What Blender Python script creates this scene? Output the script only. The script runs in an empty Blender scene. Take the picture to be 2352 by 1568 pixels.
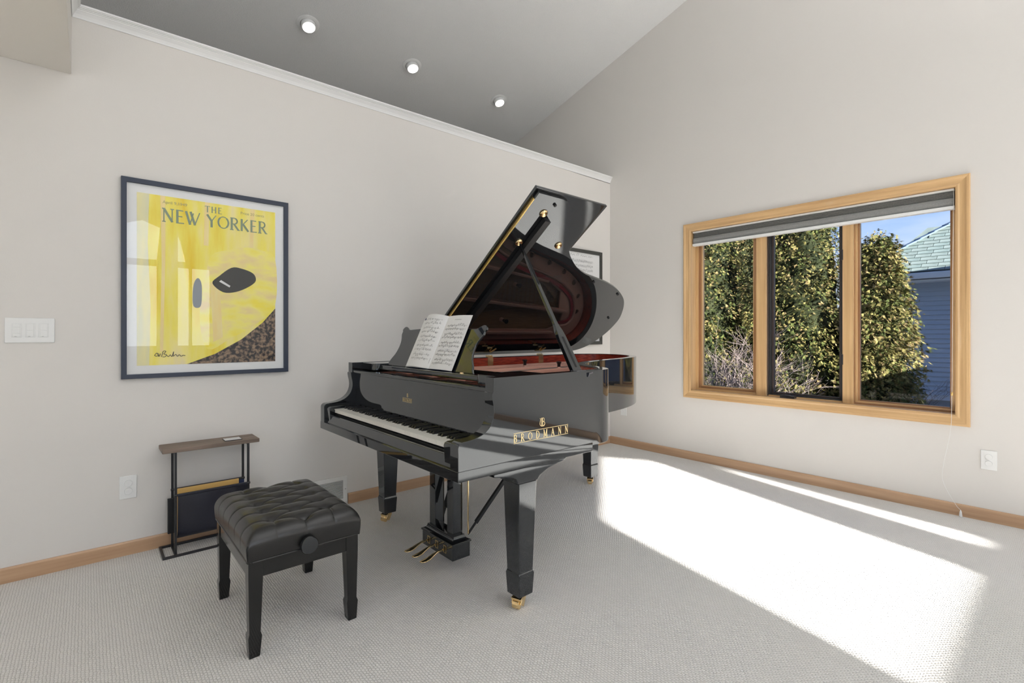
import bpy, bmesh, math, random
from mathutils import Vector, Matrix
random.seed(7)
R = math.radians
SC = bpy.context.scene
C = SC.collection

# ------------------------------------------------------------------ camera
TH = R(49.14)
cam_d = bpy.data.cameras.new('camera')
cam_d.sensor_width = 36.0
cam_d.lens = 1129.0 / 2352.0 * 36.0
cam_d.shift_y = -(784.0 - 766.0) / 2352.0 * 1.0
cam_d.clip_start = 0.05
cam_d.clip_end = 200
cam = bpy.data.objects.new('camera', cam_d)
C.objects.link(cam)
cam.location = (0, 0, 1.2)
cam.rotation_euler = (R(90), 0, TH - R(90))
SC.camera = cam

# ------------------------------------------------------------------ world / sky
w = bpy.data.worlds.new('sky')
SC.world = w
w.use_nodes = True
nt = w.node_tree
nt.nodes.clear()
out = nt.nodes.new('ShaderNodeOutputWorld')
bg = nt.nodes.new('ShaderNodeBackground')
tc = nt.nodes.new('ShaderNodeTexCoord')
sep = nt.nodes.new('ShaderNodeSeparateXYZ')
ramp = nt.nodes.new('ShaderNodeValToRGB')
ramp.color_ramp.elements[0].position = 0.0
ramp.color_ramp.elements[0].color = (0.74, 0.86, 1.0, 1)
ramp.color_ramp.elements[1].position = 0.6
ramp.color_ramp.elements[1].color = (0.13, 0.28, 0.72, 1)
e = ramp.color_ramp.elements.new(0.18)
e.color = (0.36, 0.55, 0.95, 1)
noi = nt.nodes.new('ShaderNodeTexNoise')
noi.inputs['Scale'].default_value = 3.5
noi.inputs['Detail'].default_value = 6
mp = nt.nodes.new('ShaderNodeMapping')
mp.inputs['Scale'].default_value = (1, 1, 3)
cr = nt.nodes.new('ShaderNodeValToRGB')
cr.color_ramp.elements[0].position = 0.48
cr.color_ramp.elements[1].position = 0.8
mx = nt.nodes.new('ShaderNodeMixRGB')
mx.inputs[2].default_value = (0.85, 0.9, 1.0, 1)
L = nt.links.new
L(tc.outputs['Generated'], sep.inputs[0]); L(sep.outputs[2], ramp.inputs[0])
L(tc.outputs['Generated'], mp.inputs[0]); L(mp.outputs[0], noi.inputs[0]); L(noi.outputs[0], cr.inputs[0])
L(cr.outputs[0], mx.inputs[0]); L(ramp.outputs[0], mx.inputs[1]); L(mx.outputs[0], bg.inputs[0])
L(bg.outputs[0], out.inputs[0])
bg.inputs[1].default_value = 1.8

# ------------------------------------------------------------------ sun
SDIR = Vector((0.25, 1.0, -0.357)).normalized()
sd = bpy.data.lights.new('sun', 'SUN')
sd.energy = 42.0
sd.angle = R(0.55)
sd.color = (1.0, 0.965, 0.92)
so = bpy.data.objects.new('sun', sd)
C.objects.link(so)
so.rotation_euler = SDIR.to_track_quat('-Z', 'Y').to_euler()

# ------------------------------------------------------------------ daylight at the windows behind the camera, and an added ceiling fill
def area(name, loc, size, power, target, col=(1, 1, 1)):
    d = bpy.data.lights.new(name, 'AREA')
    d.shape = 'RECTANGLE'
    d.size, d.size_y = size
    d.energy = power
    d.color = col
    o = bpy.data.objects.new(name, d)
    C.objects.link(o)
    o.location = loc
    o.rotation_euler = (Vector(target) - Vector(loc)).to_track_quat('-Z', 'Z').to_euler()
    return o
area('window_daylight_south', (1.2, -8.25, 2.3), (2.9, 3.4), 160, (1.2, 0, 2.3), (0.91, 0.965, 1.0))
area('window_daylight_west', (-4.75, -4.4, 2.3), (5.6, 2.9), 95, (0, -4.4, 2.3), (0.91, 0.965, 1.0))
area('ceiling_fill', (2.2, -2.4, 2.6), (1.6, 1.2), 180, (2.4, -3.1, 5.5), (0.98, 0.985, 1.0))  # added fill aimed at the ceiling, no such fitting stands here

SC.view_settings.view_transform = 'Standard'
SC.view_settings.look = 'None'
SC.view_settings.exposure = -0.05
SC.view_settings.gamma = 1.0
SC.view_settings.use_curve_mapping = False

# ================================================================== materials
def newmat(name):
    m = bpy.data.materials.new(name)
    m.use_nodes = True
    return m, m.node_tree, m.node_tree.nodes['Principled BSDF']
def mat(name, col, rough=0.5, metal=0.0, coat=0.0, ior=1.5, coatr=0.02, bump=None, sheen=0, spec=None):
    m, t, b = newmat(name)
    b.inputs['Base Color'].default_value = (*col, 1)
    b.inputs['Roughness'].default_value = rough
    b.inputs['Metallic'].default_value = metal
    b.inputs['IOR'].default_value = ior
    b.inputs['Coat Weight'].default_value = coat
    b.inputs['Coat Roughness'].default_value = coatr
    b.inputs['Sheen Weight'].default_value = sheen
    if 'lacquer' in name: b.inputs['Specular Tint'].default_value = (0.86, 0.94, 1.0, 1)
    if spec is not None: b.inputs['Specular IOR Level'].default_value = spec
    if bump:
        sc, st, det = bump
        tcn = t.nodes.new('ShaderNodeTexCoord'); n = t.nodes.new('ShaderNodeTexNoise'); bp = t.nodes.new('ShaderNodeBump')
        n.inputs['Scale'].default_value = sc; n.inputs['Detail'].default_value = det
        bp.inputs['Strength'].default_value = st; bp.inputs['Distance'].default_value = 0.004
        t.links.new(tcn.outputs['Object'], n.inputs[0]); t.links.new(n.outputs[0], bp.inputs['Height'])
        t.links.new(bp.outputs[0], b.inputs['Normal'])
    return m
def noisemat(name, c1, c2, scale, rough=0.5, stretch=(1, 1, 1), lo=0.35, hi=0.65, coat=0.0, bump=0.0, metal=0.0, detail=4, extra=None):
    m, t, b = newmat(name)
    tcn = t.nodes.new('ShaderNodeTexCoord'); mp_ = t.nodes.new('ShaderNodeMapping'); n = t.nodes.new('ShaderNodeTexNoise'); r = t.nodes.new('ShaderNodeValToRGB')
    mp_.inputs['Scale'].default_value = stretch
    n.inputs['Scale'].default_value = scale; n.inputs['Detail'].default_value = detail
    r.color_ramp.elements[0].position = lo; r.color_ramp.elements[0].color = (*c1, 1)
    r.color_ramp.elements[1].position = hi; r.color_ramp.elements[1].color = (*c2, 1)
    if extra:
        for p_, c_ in extra:
            q = r.color_ramp.elements.new(p_); q.color = (*c_, 1)
    l = t.links.new
    l(tcn.outputs['Object'], mp_.inputs[0]); l(mp_.outputs[0], n.inputs[0]); l(n.outputs[0], r.inputs[0]); l(r.outputs[0], b.inputs['Base Color'])
    b.inputs['Roughness'].default_value = rough; b.inputs['Coat Weight'].default_value = coat; b.inputs['Metallic'].default_value = metal
    if bump:
        bp = t.nodes.new('ShaderNodeBump'); bp.inputs['Strength'].default_value = bump; bp.inputs['Distance'].default_value = 0.004
        l(n.outputs[0], bp.inputs['Height']); l(bp.outputs[0], b.inputs['Normal'])
    return m

M = {}
M['wall'] = mat('wall_paint', (0.72, 0.69, 0.65), 0.75, bump=(160, 0.06, 3))
M['hallwall'] = mat('hall_paint', (0.72, 0.69, 0.64), 0.75, bump=(160, 0.06, 3))
M['ceil'] = mat('ceiling_texture', (0.80, 0.80, 0.795), 0.85, bump=(120, 1.0, 3))
M['white'] = mat('white_trim_paint', (0.82, 0.82, 0.81), 0.4)
M['plastic'] = mat('white_plastic', (0.80, 0.80, 0.78), 0.3)
M['plastic_dark'] = mat('plastic_slot', (0.25, 0.25, 0.24), 0.4)
M['lacquer'] = mat('black_piano_lacquer', (0.012, 0.012, 0.013), 0.03, ior=1.65, coat=0.45, coatr=0.0)
M['matteblack'] = mat('matte_black', (0.008, 0.008, 0.009), 0.6)
M['blackkey'] = mat('black_key_plastic', (0.012, 0.012, 0.013), 0.35)
M['whitekey'] = mat('white_key_plastic', (0.80, 0.78, 0.72), 0.25)
M['brass'] = mat('polished_brass', (0.90, 0.69, 0.38), 0.20, 1.0)
M['hingebrass'] = mat('brass_hinge_strip', (0.80, 0.56, 0.22), 0.32, 1.0)
M['gold'] = mat('gold_lettering', (0.86, 0.68, 0.36), 0.35, 0.6)
M['mahog'] = noisemat('mahogany_veneer', (0.16, 0.012, 0.006), (0.42, 0.05, 0.02), 30, 0.25, (0.5, 1, 8), coat=0.6)
M['copper'] = mat('bronze_plate_paint', (0.72, 0.40, 0.30), 0.42, 0.35)
M['soundboard'] = noisemat('soundboard_spruce', (0.30, 0.15, 0.06), (0.42, 0.23, 0.10), 12, 0.4, (1, 14, 1))
M['redfelt'] = mat('red_felt', (0.45, 0.01, 0.02), 0.9, sheen=0.4)
M['steel'] = mat('steel_string', (0.55, 0.53, 0.5), 0.3, 1.0)
M['darksteel'] = mat('dark_nickel', (0.18, 0.18, 0.2), 0.25, 1.0)
M['leather'] = mat('black_leather', (0.011, 0.0105, 0.010), 0.27, ior=1.55, bump=(350, 0.12, 3))
M['benchwood'] = mat('bench_black_satin', (0.010, 0.010, 0.0095), 0.10, ior=1.45, coat=0.15, coatr=0.05)
M['rackmetal'] = mat('rack_black_metal', (0.02, 0.02, 0.022), 0.4)
M['sling'] = mat('navy_vinyl', (0.014, 0.015, 0.026), 0.42, bump=(220, 0.15, 2))
M['navy'] = mat('navy_fabric', (0.02, 0.035, 0.10), 0.7)
M['manila'] = mat('yellow_cover', (0.72, 0.45, 0.14), 0.5)
M['paper'] = mat('paper', (0.80, 0.80, 0.79), 0.55)
M['ink'] = mat('ink', (0.03, 0.03, 0.035), 0.6)
M['inkgrey'] = mat('ink_grey', (0.32, 0.32, 0.32), 0.6)
M['frame_navy'] = mat('frame_navy_black', (0.022, 0.032, 0.058), 0.4)
M['frame_grey'] = mat('frame_dark_grey', (0.05, 0.05, 0.045), 0.4)
M['mat_white'] = mat('mat_board', (0.78, 0.79, 0.84), 0.6, coat=1.0, coatr=0.0)
M['mat_white2'] = mat('mat_board_plain', (0.80, 0.80, 0.79), 0.6)
M['dark'] = mat('duct_shade_dark', (0.03, 0.03, 0.03), 0.7)
M['metal_white'] = mat('painted_register', (0.78, 0.77, 0.74), 0.35)
M['bronzeclad'] = mat('dark_bronze_cladding', (0.06, 0.045, 0.04), 0.4)
M['screenframe'] = mat('screen_frame', (0.035, 0.033, 0.03), 0.35)
M['crank'] = mat('crank_metal', (0.05, 0.05, 0.055), 0.3, 0.5)
M['cord'] = mat('cord_white', (0.8, 0.8, 0.78), 0.5)
M['gutter'] = mat('gutter_white', (0.45, 0.49, 0.54), 0.4)
M['siding'] = mat('vinyl_siding_blue_grey', (0.27, 0.33, 0.42), 0.6)
M['concrete'] = mat('foundation', (0.22, 0.23, 0.25), 0.8)
M['bark'] = noisemat('bark', (0.09, 0.06, 0.045), (0.2, 0.15, 0.12), 14, 0.9)
M['twig'] = noisemat('pale_twig', (0.16, 0.12, 0.11), (0.30, 0.24, 0.22), 9, 0.8)
M['twigshaded'] = mat('shaded_twig', (0.07, 0.055, 0.055), 0.8)  # shade on the farther shrub is put into this colour
def leafm(n, a, b):
    m = noisemat(n, a, b, 6.0, 0.85)
    m.node_tree.nodes['Principled BSDF'].inputs['Specular IOR Level'].default_value = 0.08
    return m
M['leaf_olive'] = leafm('foliage_olive', (0.10, 0.090, 0.028), (0.22, 0.19, 0.07))
M['leaf_green'] = leafm('foliage_green', (0.035, 0.048, 0.016), (0.10, 0.115, 0.035))
M['leaf_rust'] = leafm('foliage_rust', (0.16, 0.115, 0.05), (0.28, 0.21, 0.10))
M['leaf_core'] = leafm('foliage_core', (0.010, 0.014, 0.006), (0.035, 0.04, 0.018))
M['ground'] = noisemat('winter_ground', (0.08, 0.06, 0.04), (0.40, 0.42, 0.45), 1.1, 0.9, lo=0.44, hi=0.52)
M['shingleA'] = noisemat('shingle_sage', (0.125, 0.16, 0.148), (0.185, 0.225, 0.21), 3.0, 0.85)
M['shingleB'] = noisemat('shingle_sage_dark', (0.115, 0.155, 0.145), (0.18, 0.225, 0.21), 3.0, 0.85)
M['underlay'] = mat('roof_underlay', (0.09, 0.12, 0.14), 0.9)
M['hipcap_shade'] = mat('shaded_hip_cap', (0.10, 0.16, 0.24), 0.85)  # the hip's bluish shade is put into this base colour
M['shade'] = noisemat('shade_fabric_grey', (0.235, 0.235, 0.23), (0.275, 0.275, 0.265), 120, 0.8, (1, 1, 1))
M['shadeDk'] = mat('shade_fold', (0.13, 0.12, 0.11), 0.8)

# oak with grain along one axis
def oak(name, axis, c1=(0.56, 0.34, 0.155), c2=(0.74, 0.49, 0.24)):
    st = [26, 26, 26]; st[axis] = 1.2
    return noisemat(name, c1, c2, 1.3, 0.38, tuple(st), lo=0.3, hi=0.7, coat=0.25, detail=6)
M['oakX'] = oak('oak_grain_x', 0); M['oakY'] = oak('oak_grain_y', 1); M['oakZ'] = oak('oak_grain_z', 2)
M['oakDk'] = oak('oak_stop_dark', 1, (0.24, 0.11, 0.05), (0.42, 0.22, 0.10))
M['oakDkZ'] = oak('oak_stop_dark_z', 2, (0.28, 0.13, 0.05), (0.50, 0.27, 0.12))
M['baseX'] = oak('baseboard_oak_x', 0, (0.46, 0.28, 0.16), (0.60, 0.39, 0.235))
M['baseY'] = oak('baseboard_oak_y', 1, (0.46, 0.28, 0.16), (0.60, 0.39, 0.235))
M['greyoak'] = noisemat('weathered_grey_oak', (0.13, 0.095, 0.07), (0.27, 0.20, 0.155), 2.2, 0.55, (1.5, 26, 26), lo=0.3, hi=0.7, detail=6)

# glass pane : grey tint added to dim the view outdoors, with fresnel reflection
m, t, b = newmat('window_glass')
t.nodes.remove(b)
o_ = t.nodes['Material Output']; tr = t.nodes.new('ShaderNodeBsdfTransparent'); gl = t.nodes.new('ShaderNodeBsdfGlossy'); fr = t.nodes.new('ShaderNodeFresnel'); mxs = t.nodes.new('ShaderNodeMixShader')
fr.inputs[0].default_value = 1.25; gl.inputs['Roughness'].default_value = 0.0; tr.inputs[0].default_value = (0.78, 0.79, 0.79, 1)
ge = t.nodes.new('ShaderNodeNewGeometry'); mm_ = t.nodes.new('ShaderNodeMath'); mm_.operation = 'SUBTRACT'; mm_.inputs[0].default_value = 1.0; mu_ = t.nodes.new('ShaderNodeMath'); mu_.operation = 'MULTIPLY'; t.links.new(ge.outputs['Backfacing'], mm_.inputs[1]); t.links.new(mm_.outputs[0], mu_.inputs[0]); t.links.new(fr.outputs[0], mu_.inputs[1]); t.links.new(mu_.outputs[0], mxs.inputs[0]); t.links.new(tr.outputs[0], mxs.inputs[1]); t.links.new(gl.outputs[0], mxs.inputs[2]); t.links.new(mxs.outputs[0], o_.inputs[0])
M['glass'] = m
m, t, b = newmat('picture_glass')
t.nodes.remove(b)
o_ = t.nodes['Material Output']; tr = t.nodes.new('ShaderNodeBsdfTransparent'); gl = t.nodes.new('ShaderNodeBsdfGlossy'); fr = t.nodes.new('ShaderNodeFresnel'); mxs = t.nodes.new('ShaderNodeMixShader')
fr.inputs[0].default_value = 1.5; gl.inputs['Roughness'].default_value = 0.0
ge = t.nodes.new('ShaderNodeNewGeometry'); mm_ = t.nodes.new('ShaderNodeMath'); mm_.operation = 'SUBTRACT'; mm_.inputs[0].default_value = 1.0; mu_ = t.nodes.new('ShaderNodeMath'); mu_.operation = 'MULTIPLY'; t.links.new(ge.outputs['Backfacing'], mm_.inputs[1]); t.links.new(mm_.outputs[0], mu_.inputs[0]); t.links.new(fr.outputs[0], mu_.inputs[1]); t.links.new(mu_.outputs[0], mxs.inputs[0]); t.links.new(tr.outputs[0], mxs.inputs[1]); t.links.new(gl.outputs[0], mxs.inputs[2]); t.links.new(mxs.outputs[0], o_.inputs[0])
M['picglass'] = m

# lamp lens
m, t, b = newmat('lamp_lens')
b.inputs['Base Color'].default_value = (1, 1, 1, 1); b.inputs['Emission Color'].default_value = (1.0, 0.95, 0.88, 1); b.inputs['Emission Strength'].default_value = 9.0
M['lens'] = m

# carpet : rows of offset looped nubs
m, t, b = newmat('loop_carpet')
N = t.nodes.new; l = t.links.new
def math_(op, a, bb=None):
    n = N('ShaderNodeMath'); n.operation = op
    if isinstance(a, (int, float)): n.inputs[0].default_value = a
    else: l(a, n.inputs[0])
    if bb is not None:
        if isinstance(bb, (int, float)): n.inputs[1].default_value = bb
        else: l(bb, n.inputs[1])
    return n.outputs[0]
tcn = N('ShaderNodeTexCoord'); wn = N('ShaderNodeTexNoise'); wn.inputs['Scale'].default_value = 45; wn.inputs['Detail'].default_value = 2
l(tcn.outputs['Object'], wn.inputs[0])
ml = N('ShaderNodeVectorMath'); ml.operation = 'SCALE'; ml.inputs['Scale'].default_value = 0.0085
l(wn.outputs['Color'], ml.inputs[0])
ad = N('ShaderNodeVectorMath'); ad.operation = 'ADD'; l(tcn.outputs['Object'], ad.inputs[0]); l(ml.outputs[0], ad.inputs[1])
sp = N('ShaderNodeSeparateXYZ'); l(ad.outputs[0], sp.inputs[0])
px = math_('DIVIDE', sp.outputs[0], 0.0102); py = math_('DIVIDE', sp.outputs[1], 0.0150)
row = math_('FLOOR', px)
off = math_('MULTIPLY', math_('MODULO', math_('ADD', row, 4000.0), 2.0), 0.5)
fy = math_('FRACT', math_('ADD', math_('ADD', py, off), 1000.0)); fx = math_('FRACT', math_('ADD', px, 1000.0))
hx = math_('POWER', math_('SINE', math_('MULTIPLY', fx, math.pi)), 0.6); hy = math_('POWER', math_('SINE', math_('MULTIPLY', fy, math.pi)), 0.5)
h = math_('MULTIPLY', hx, hy)
fn = N('ShaderNodeTexNoise'); fn.inputs['Scale'].default_value = 420; fn.inputs['Detail'].default_value = 2; l(tcn.outputs['Object'], fn.inputs[0])
hh = math_('ADD', h, math_('MULTIPLY', fn.outputs[0], 0.6))
bp = N('ShaderNodeBump'); bp.inputs['Strength'].default_value = 0.6; bp.inputs['Distance'].default_value = 0.006
l(hh, bp.inputs['Height']); l(bp.outputs[0], b.inputs['Normal'])
crr = N('ShaderNodeValToRGB'); crr.color_ramp.elements[0].position = 0.15; crr.color_ramp.elements[0].color = (0.42, 0.40, 0.37, 1)  # gaps between nubs coloured darker, their shade put into the carpet colour
crr.color_ramp.elements[1].position = 0.75; crr.color_ramp.elements[1].color = (0.80, 0.785, 0.755, 1)
l(hh, crr.inputs[0]); l(crr.outputs[0], b.inputs['Base Color'])
b.inputs['Roughness'].default_value = 0.95; b.inputs['Specular IOR Level'].default_value = 0.1
M['carpet'] = m

# poster paint : washed yellow brushwork
m, t, b = newmat('yellow_wash_paint')
N = t.nodes.new; l = t.links.new
tcn = N('ShaderNodeTexCoord')
mpp = N('ShaderNodeMapping'); mpp.inputs['Scale'].default_value = (9, 1, 1.6); l(tcn.outputs['Object'], mpp.inputs[0])
n1 = N('ShaderNodeTexNoise'); n1.inputs['Scale'].default_value = 1.1; n1.inputs['Detail'].default_value = 5; l(mpp.outputs[0], n1.inputs[0])
r1 = N('ShaderNodeValToRGB')
r1.color_ramp.elements[0].position = 0.30; r1.color_ramp.elements[0].color = (0.86, 0.62, 0.02, 1)
r1.color_ramp.elements[1].position = 0.70; r1.color_ramp.elements[1].color = (0.86, 0.74, 0.46, 1)
q = r1.color_ramp.elements.new(0.46); q.color = (0.92, 0.80, 0.12, 1)
q = r1.color_ramp.elements.new(0.58); q.color = (0.92, 0.80, 0.28, 1)
l(n1.outputs[0], r1.inputs[0]); l(r1.outputs[0], b.inputs['Base Color']); b.inputs['Roughness'].default_value = 0.6
M['yellow'] = m
M['yellow2'] = noisemat('pale_yellow_paint', (0.95, 0.80, 0.07), (0.86, 0.68, 0.32), 3.0, 0.6, (2, 1, 4), extra=[(0.5, (0.94, 0.84, 0.22))])
M['peach'] = noisemat('peach_paint', (0.90, 0.70, 0.28), (0.90, 0.76, 0.36), 5, 0.6, (6, 1, 1))
M['artgrey'] = mat('lettering_sage', (0.24, 0.30, 0.20), 0.6)
M['artpale'] = mat('lettering_pale', (0.42, 0.38, 0.16), 0.6)
M['artdark'] = mat('paint_charcoal', (0.035, 0.035, 0.033), 0.6)
M['artcrowd'] = noisemat('dark_mottled_paint', (0.02, 0.018, 0.02), (0.35, 0.24, 0.16), 60, 0.6, lo=0.42, hi=0.66)
M['artcream'] = noisemat('cream_edge_paint', (0.72, 0.70, 0.46), (0.86, 0.78, 0.38), 4, 0.6, (6, 1, 1.2))

# ================================================================== mesh helpers
class MB:
    def __init__(s): s.v = []; s.f = []; s.mi = []
    def add(s, vs, fs, mi=0):
        o = len(s.v); s.v += [tuple(p) for p in vs]; s.f += [tuple(i + o for i in f) for f in fs]; s.mi += [mi] * len(fs); return s
    def box(s, x0, x1, y0, y1, z0, z1, mi=0):
        return s.add([(x0, y0, z0), (x1, y0, z0), (x1, y1, z0), (x0, y1, z0), (x0, y0, z1), (x1, y0, z1), (x1, y1, z1), (x0, y1, z1)],
                     [(3, 2, 1, 0), (4, 5, 6, 7), (0, 1, 5, 4), (1, 2, 6, 5), (2, 3, 7, 6), (3, 0, 4, 7)], mi)
    def quad(s, a, b_, c, d, mi=0): return s.add([a, b_, c, d], [(0, 1, 2, 3)], mi)
    def prism(s, poly, axis, a, b_, mi=0):
        # poly in the two remaining axes (ordered), extruded along axis
        def P(u, v, t_):
            return (t_, u, v) if axis == 0 else (u, t_, v) if axis == 1 else (u, v, t_)
        n = len(poly)
        vs = [P(u, v, a) for u, v in poly] + [P(u, v, b_) for u, v in poly]
        fs = [tuple(range(n))[::-1], tuple(range(n, 2 * n))] + [(i, (i + 1) % n, n + (i + 1) % n, n + i) for i in range(n)]
        return s.add(vs, fs, mi)
    def bar(s, p, q_, w_, h_=None, up=(0, 0, 1), mi=0):
        p = Vector(p); q_ = Vector(q_); d = (q_ - p).normalized(); u = Vector(up)
        if abs(d.dot(u)) > 0.98: u = Vector((1, 0, 0))
        a = d.cross(u).normalized(); c = a.cross(d).normalized(); h_ = w_ if h_ is None else h_
        vs = []
        for e_ in (p, q_):
            for sa, sc_ in ((-1, -1), (1, -1), (1, 1), (-1, 1)): vs.append(e_ + a * (sa * w_ / 2) + c * (sc_ * h_ / 2))
        return s.add(vs, [(3, 2, 1, 0), (4, 5, 6, 7), (0, 1, 5, 4), (1, 2, 6, 5), (2, 3, 7, 6), (3, 0, 4, 7)], mi)
    def tube(s, pts, r, n=10, mi=0, cap=True):
        pts = [Vector(p) for p in pts]; rs = r if isinstance(r, (list, tuple)) else [r] * len(pts)
        o = len(s.v); prev = None
        for i, p in enumerate(pts):
            d = (pts[min(i + 1, len(pts) - 1)] - pts[max(i - 1, 0)]).normalized()
            if prev is None:
                u = Vector((0, 0, 1)) if abs(d.z) < 0.9 else Vector((1, 0, 0)); a = d.cross(u).normalized()
            else: a = (prev - d * prev.dot(d)).normalized()
            prev = a; c = d.cross(a)
            for k in range(n):
                an = 2 * math.pi * k / n; s.v.append(tuple(p + (a * math.cos(an) + c * math.sin(an)) * rs[i]))
        for i in range(len(pts) - 1):
            for k in range(n):
                s.f.append((o + i * n + k, o + i * n + (k + 1) % n, o + (i + 1) * n + (k + 1) % n, o + (i + 1) * n + k)); s.mi.append(mi)
        if cap:
            s.f.append(tuple(o + k for k in range(n))[::-1]); s.mi.append(mi)
            s.f.append(tuple(o + (len(pts) - 1) * n + k for k in range(n))); s.mi.append(mi)
        return s
    def lathe(s, prof, n=24, origin=(0, 0, 0), axis=(0, 0, 1), mi=0):
        ax = Vector(axis).normalized(); u = ax.orthogonal().normalized(); v_ = ax.cross(u); O = Vector(origin); o = len(s.v)
        for r, z in prof:
            for k in range(n):
                an = 2 * math.pi * k / n; s.v.append(tuple(O + ax * z + (u * math.cos(an) + v_ * math.sin(an)) * r))
        for i in range(len(prof) - 1):
            for k in range(n): s.f.append((o + i * n + k, o + i * n + (k + 1) % n, o + (i + 1) * n + (k + 1) % n, o + (i + 1) * n + k)); s.mi.append(mi)
        s.f.append(tuple(o + k for k in range(n))[::-1]); s.mi.append(mi)
        s.f.append(tuple(o + (len(prof) - 1) * n + k for k in range(n))); s.mi.append(mi)
        return s
    def grid(s, fn, nu, nv, mi=0):
        o = len(s.v)
        for j in range(nv + 1):
            for i in range(nu + 1): s.v.append(tuple(fn(i / nu, j / nv)))
        for j in range(nv):
            for i in range(nu):
                a = o + j * (nu + 1) + i; s.f.append((a, a + 1, a + nu + 2, a + nu + 1)); s.mi.append(mi)
        return s
    def mesh(s, name, mats):
        me = bpy.data.meshes.new(name); me.from_pydata(s.v, [], s.f)
        for mm in (mats if isinstance(mats, (list, tuple)) else [mats]): me.materials.append(mm)
        if any(s.mi): me.polygons.foreach_set('material_index', s.mi)
        me.update(); return me
    def build(s, name, mats, parent=None, smooth=False, bevel=0, seg=2, fix=True):
        me = s.mesh(name, mats)
        if fix:
            bm_ = bmesh.new(); bm_.from_mesh(me); bmesh.ops.recalc_face_normals(bm_, faces=bm_.faces); bm_.to_mesh(me); bm_.free()
        return link(name, me, parent, smooth, bevel, seg)
def link(name, me, parent=None, smooth=False, bevel=0, seg=2):
    o = bpy.data.objects.new(name, me); C.objects.link(o)
    if parent is not None:
        o.parent = parent
        o.matrix_parent_inverse = Matrix.Translation(-world_loc(parent))
    if smooth:
        for p in me.polygons: p.use_smooth = True
        if smooth != 'full':
            me.set_sharp_from_angle(angle=R(38))
    if bevel:
        md = o.modifiers.new('bevel', 'BEVEL'); md.width = bevel; md.segments = seg; md.limit_method = 'ANGLE'; md.angle_limit = R(35); md.harden_normals = False
        for p in me.polygons: p.use_smooth = True
        me.set_sharp_from_angle(angle=R(30))
        md2 = o.modifiers.new('wn', 'WEIGHTED_NORMAL'); md2.keep_sharp = False
    return o
def world_loc(o):
    # meshes are authored in world coordinates, so a mesh parent sits at the origin; an Empty sits at its base
    return Vector(o.location) if o.type == 'EMPTY' else Vector((0, 0, 0))
def tag(o, label=None, cat=None, group=None, kind=None):
    if label: o['label'] = label
    if cat: o['category'] = cat
    if group: o['group'] = group
    if kind: o['kind'] = kind
    return o
def thing(name, label, cat, loc, group=None):
    o = bpy.data.objects.new(name, None); o.empty_display_size = 0.05; C.objects.link(o); o.location = loc
    return tag(o, label, cat, group)
def structure(o): o['kind'] = 'structure'; return o
def stuff(o): o['kind'] = 'stuff'; return o

def plate(name, outlines, t0, t1, mats, plane='XY', parent=None, bevel=0, smooth=False):
    """slab with holes: first outline outer, rest holes (2D), extruded t0..t1 on the third axis"""
    cu = bpy.data.curves.new('tmp', 'CURVE'); cu.dimensions = '2D'; cu.fill_mode = 'BOTH'; cu.extrude = abs(t1 - t0) / 2
    for ol in outlines:
        sp_ = cu.splines.new('POLY'); sp_.points.add(len(ol) - 1); sp_.use_cyclic_u = True
        for i, (u, v_) in enumerate(ol): sp_.points[i].co = (u, v_, 0, 1)
    ob = bpy.data.objects.new('tmp', cu); C.objects.link(ob)
    dg = bpy.context.evaluated_depsgraph_get(); me = bpy.data.meshes.new_from_object(ob.evaluated_get(dg))
    bpy.data.objects.remove(ob); bpy.data.curves.remove(cu)
    mid = (t0 + t1) / 2
    for v_ in me.vertices:
        x, y, z = v_.co
        v_.co = (x, y, z + mid) if plane == 'XY' else (x, z + mid, y) if plane == 'XZ' else (z + mid, x, y)
    me.materials.clear(); me.materials.append(mats)
    bm_ = bmesh.new(); bm_.from_mesh(me); bmesh.ops.remove_doubles(bm_, verts=bm_.verts, dist=1e-5); bmesh.ops.recalc_face_normals(bm_, faces=bm_.faces); bm_.to_mesh(me); bm_.free()
    me.name = name
    for p in me.polygons: p.use_smooth = False
    return link(name, me, parent, smooth, bevel)
def catmull(pts, k=8, closed=False):
    out_ = []; n = len(pts)
    rng = range(n) if closed else range(n - 1)
    for i in rng:
        p0 = pts[(i - 1) % n] if closed or i > 0 else pts[i]; p1 = pts[i]; p2 = pts[(i + 1) % n]; p3 = pts[(i + 2) % n] if closed or i + 2 < n else pts[(i + 1) % n]
        for j in range(k):
            t_ = j / k
            out_.append(tuple(0.5 * ((2 * b1) + (-a + c1) * t_ + (2 * a - 5 * b1 + 4 * c1 - d1) * t_ * t_ + (-a + 3 * b1 - 3 * c1 + d1) * t_ ** 3) for a, b1, c1, d1 in zip(p0, p1, p2, p3)))
    if not closed: out_.append(tuple(pts[-1]))
    return out_
def offset(pts, d):
    res = []
    for i, p in enumerate(pts):
        a = Vector(pts[max(i - 1, 0)]); b_ = Vector(pts[min(i + 1, len(pts) - 1)]); t_ = (b_ - a).normalized()
        res.append((p[0] - t_.y * d, p[1] + t_.x * d))
    return res
def rect(x0, x1, y0, y1): return [(x0, y0), (x1, y0), (x1, y1), (x0, y1)]
def circle(cx, cy, r, n=24): return [(cx + r * math.cos(2 * math.pi * i / n), cy + r * math.sin(2 * math.pi * i / n)) for i in range(n)]

# ================================================================== room shell
XW, YW = 4.36, 3.39
structure(MB().box(-4.6, XW + 0.02, -8.0, 5.7, -0.12, 0).build('floor', M['carpet']))
structure(MB().box(-4.6, XW + 0.01, YW, YW + 0.12, 0, 2.85).build('wall_left', M['wall']))
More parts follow.
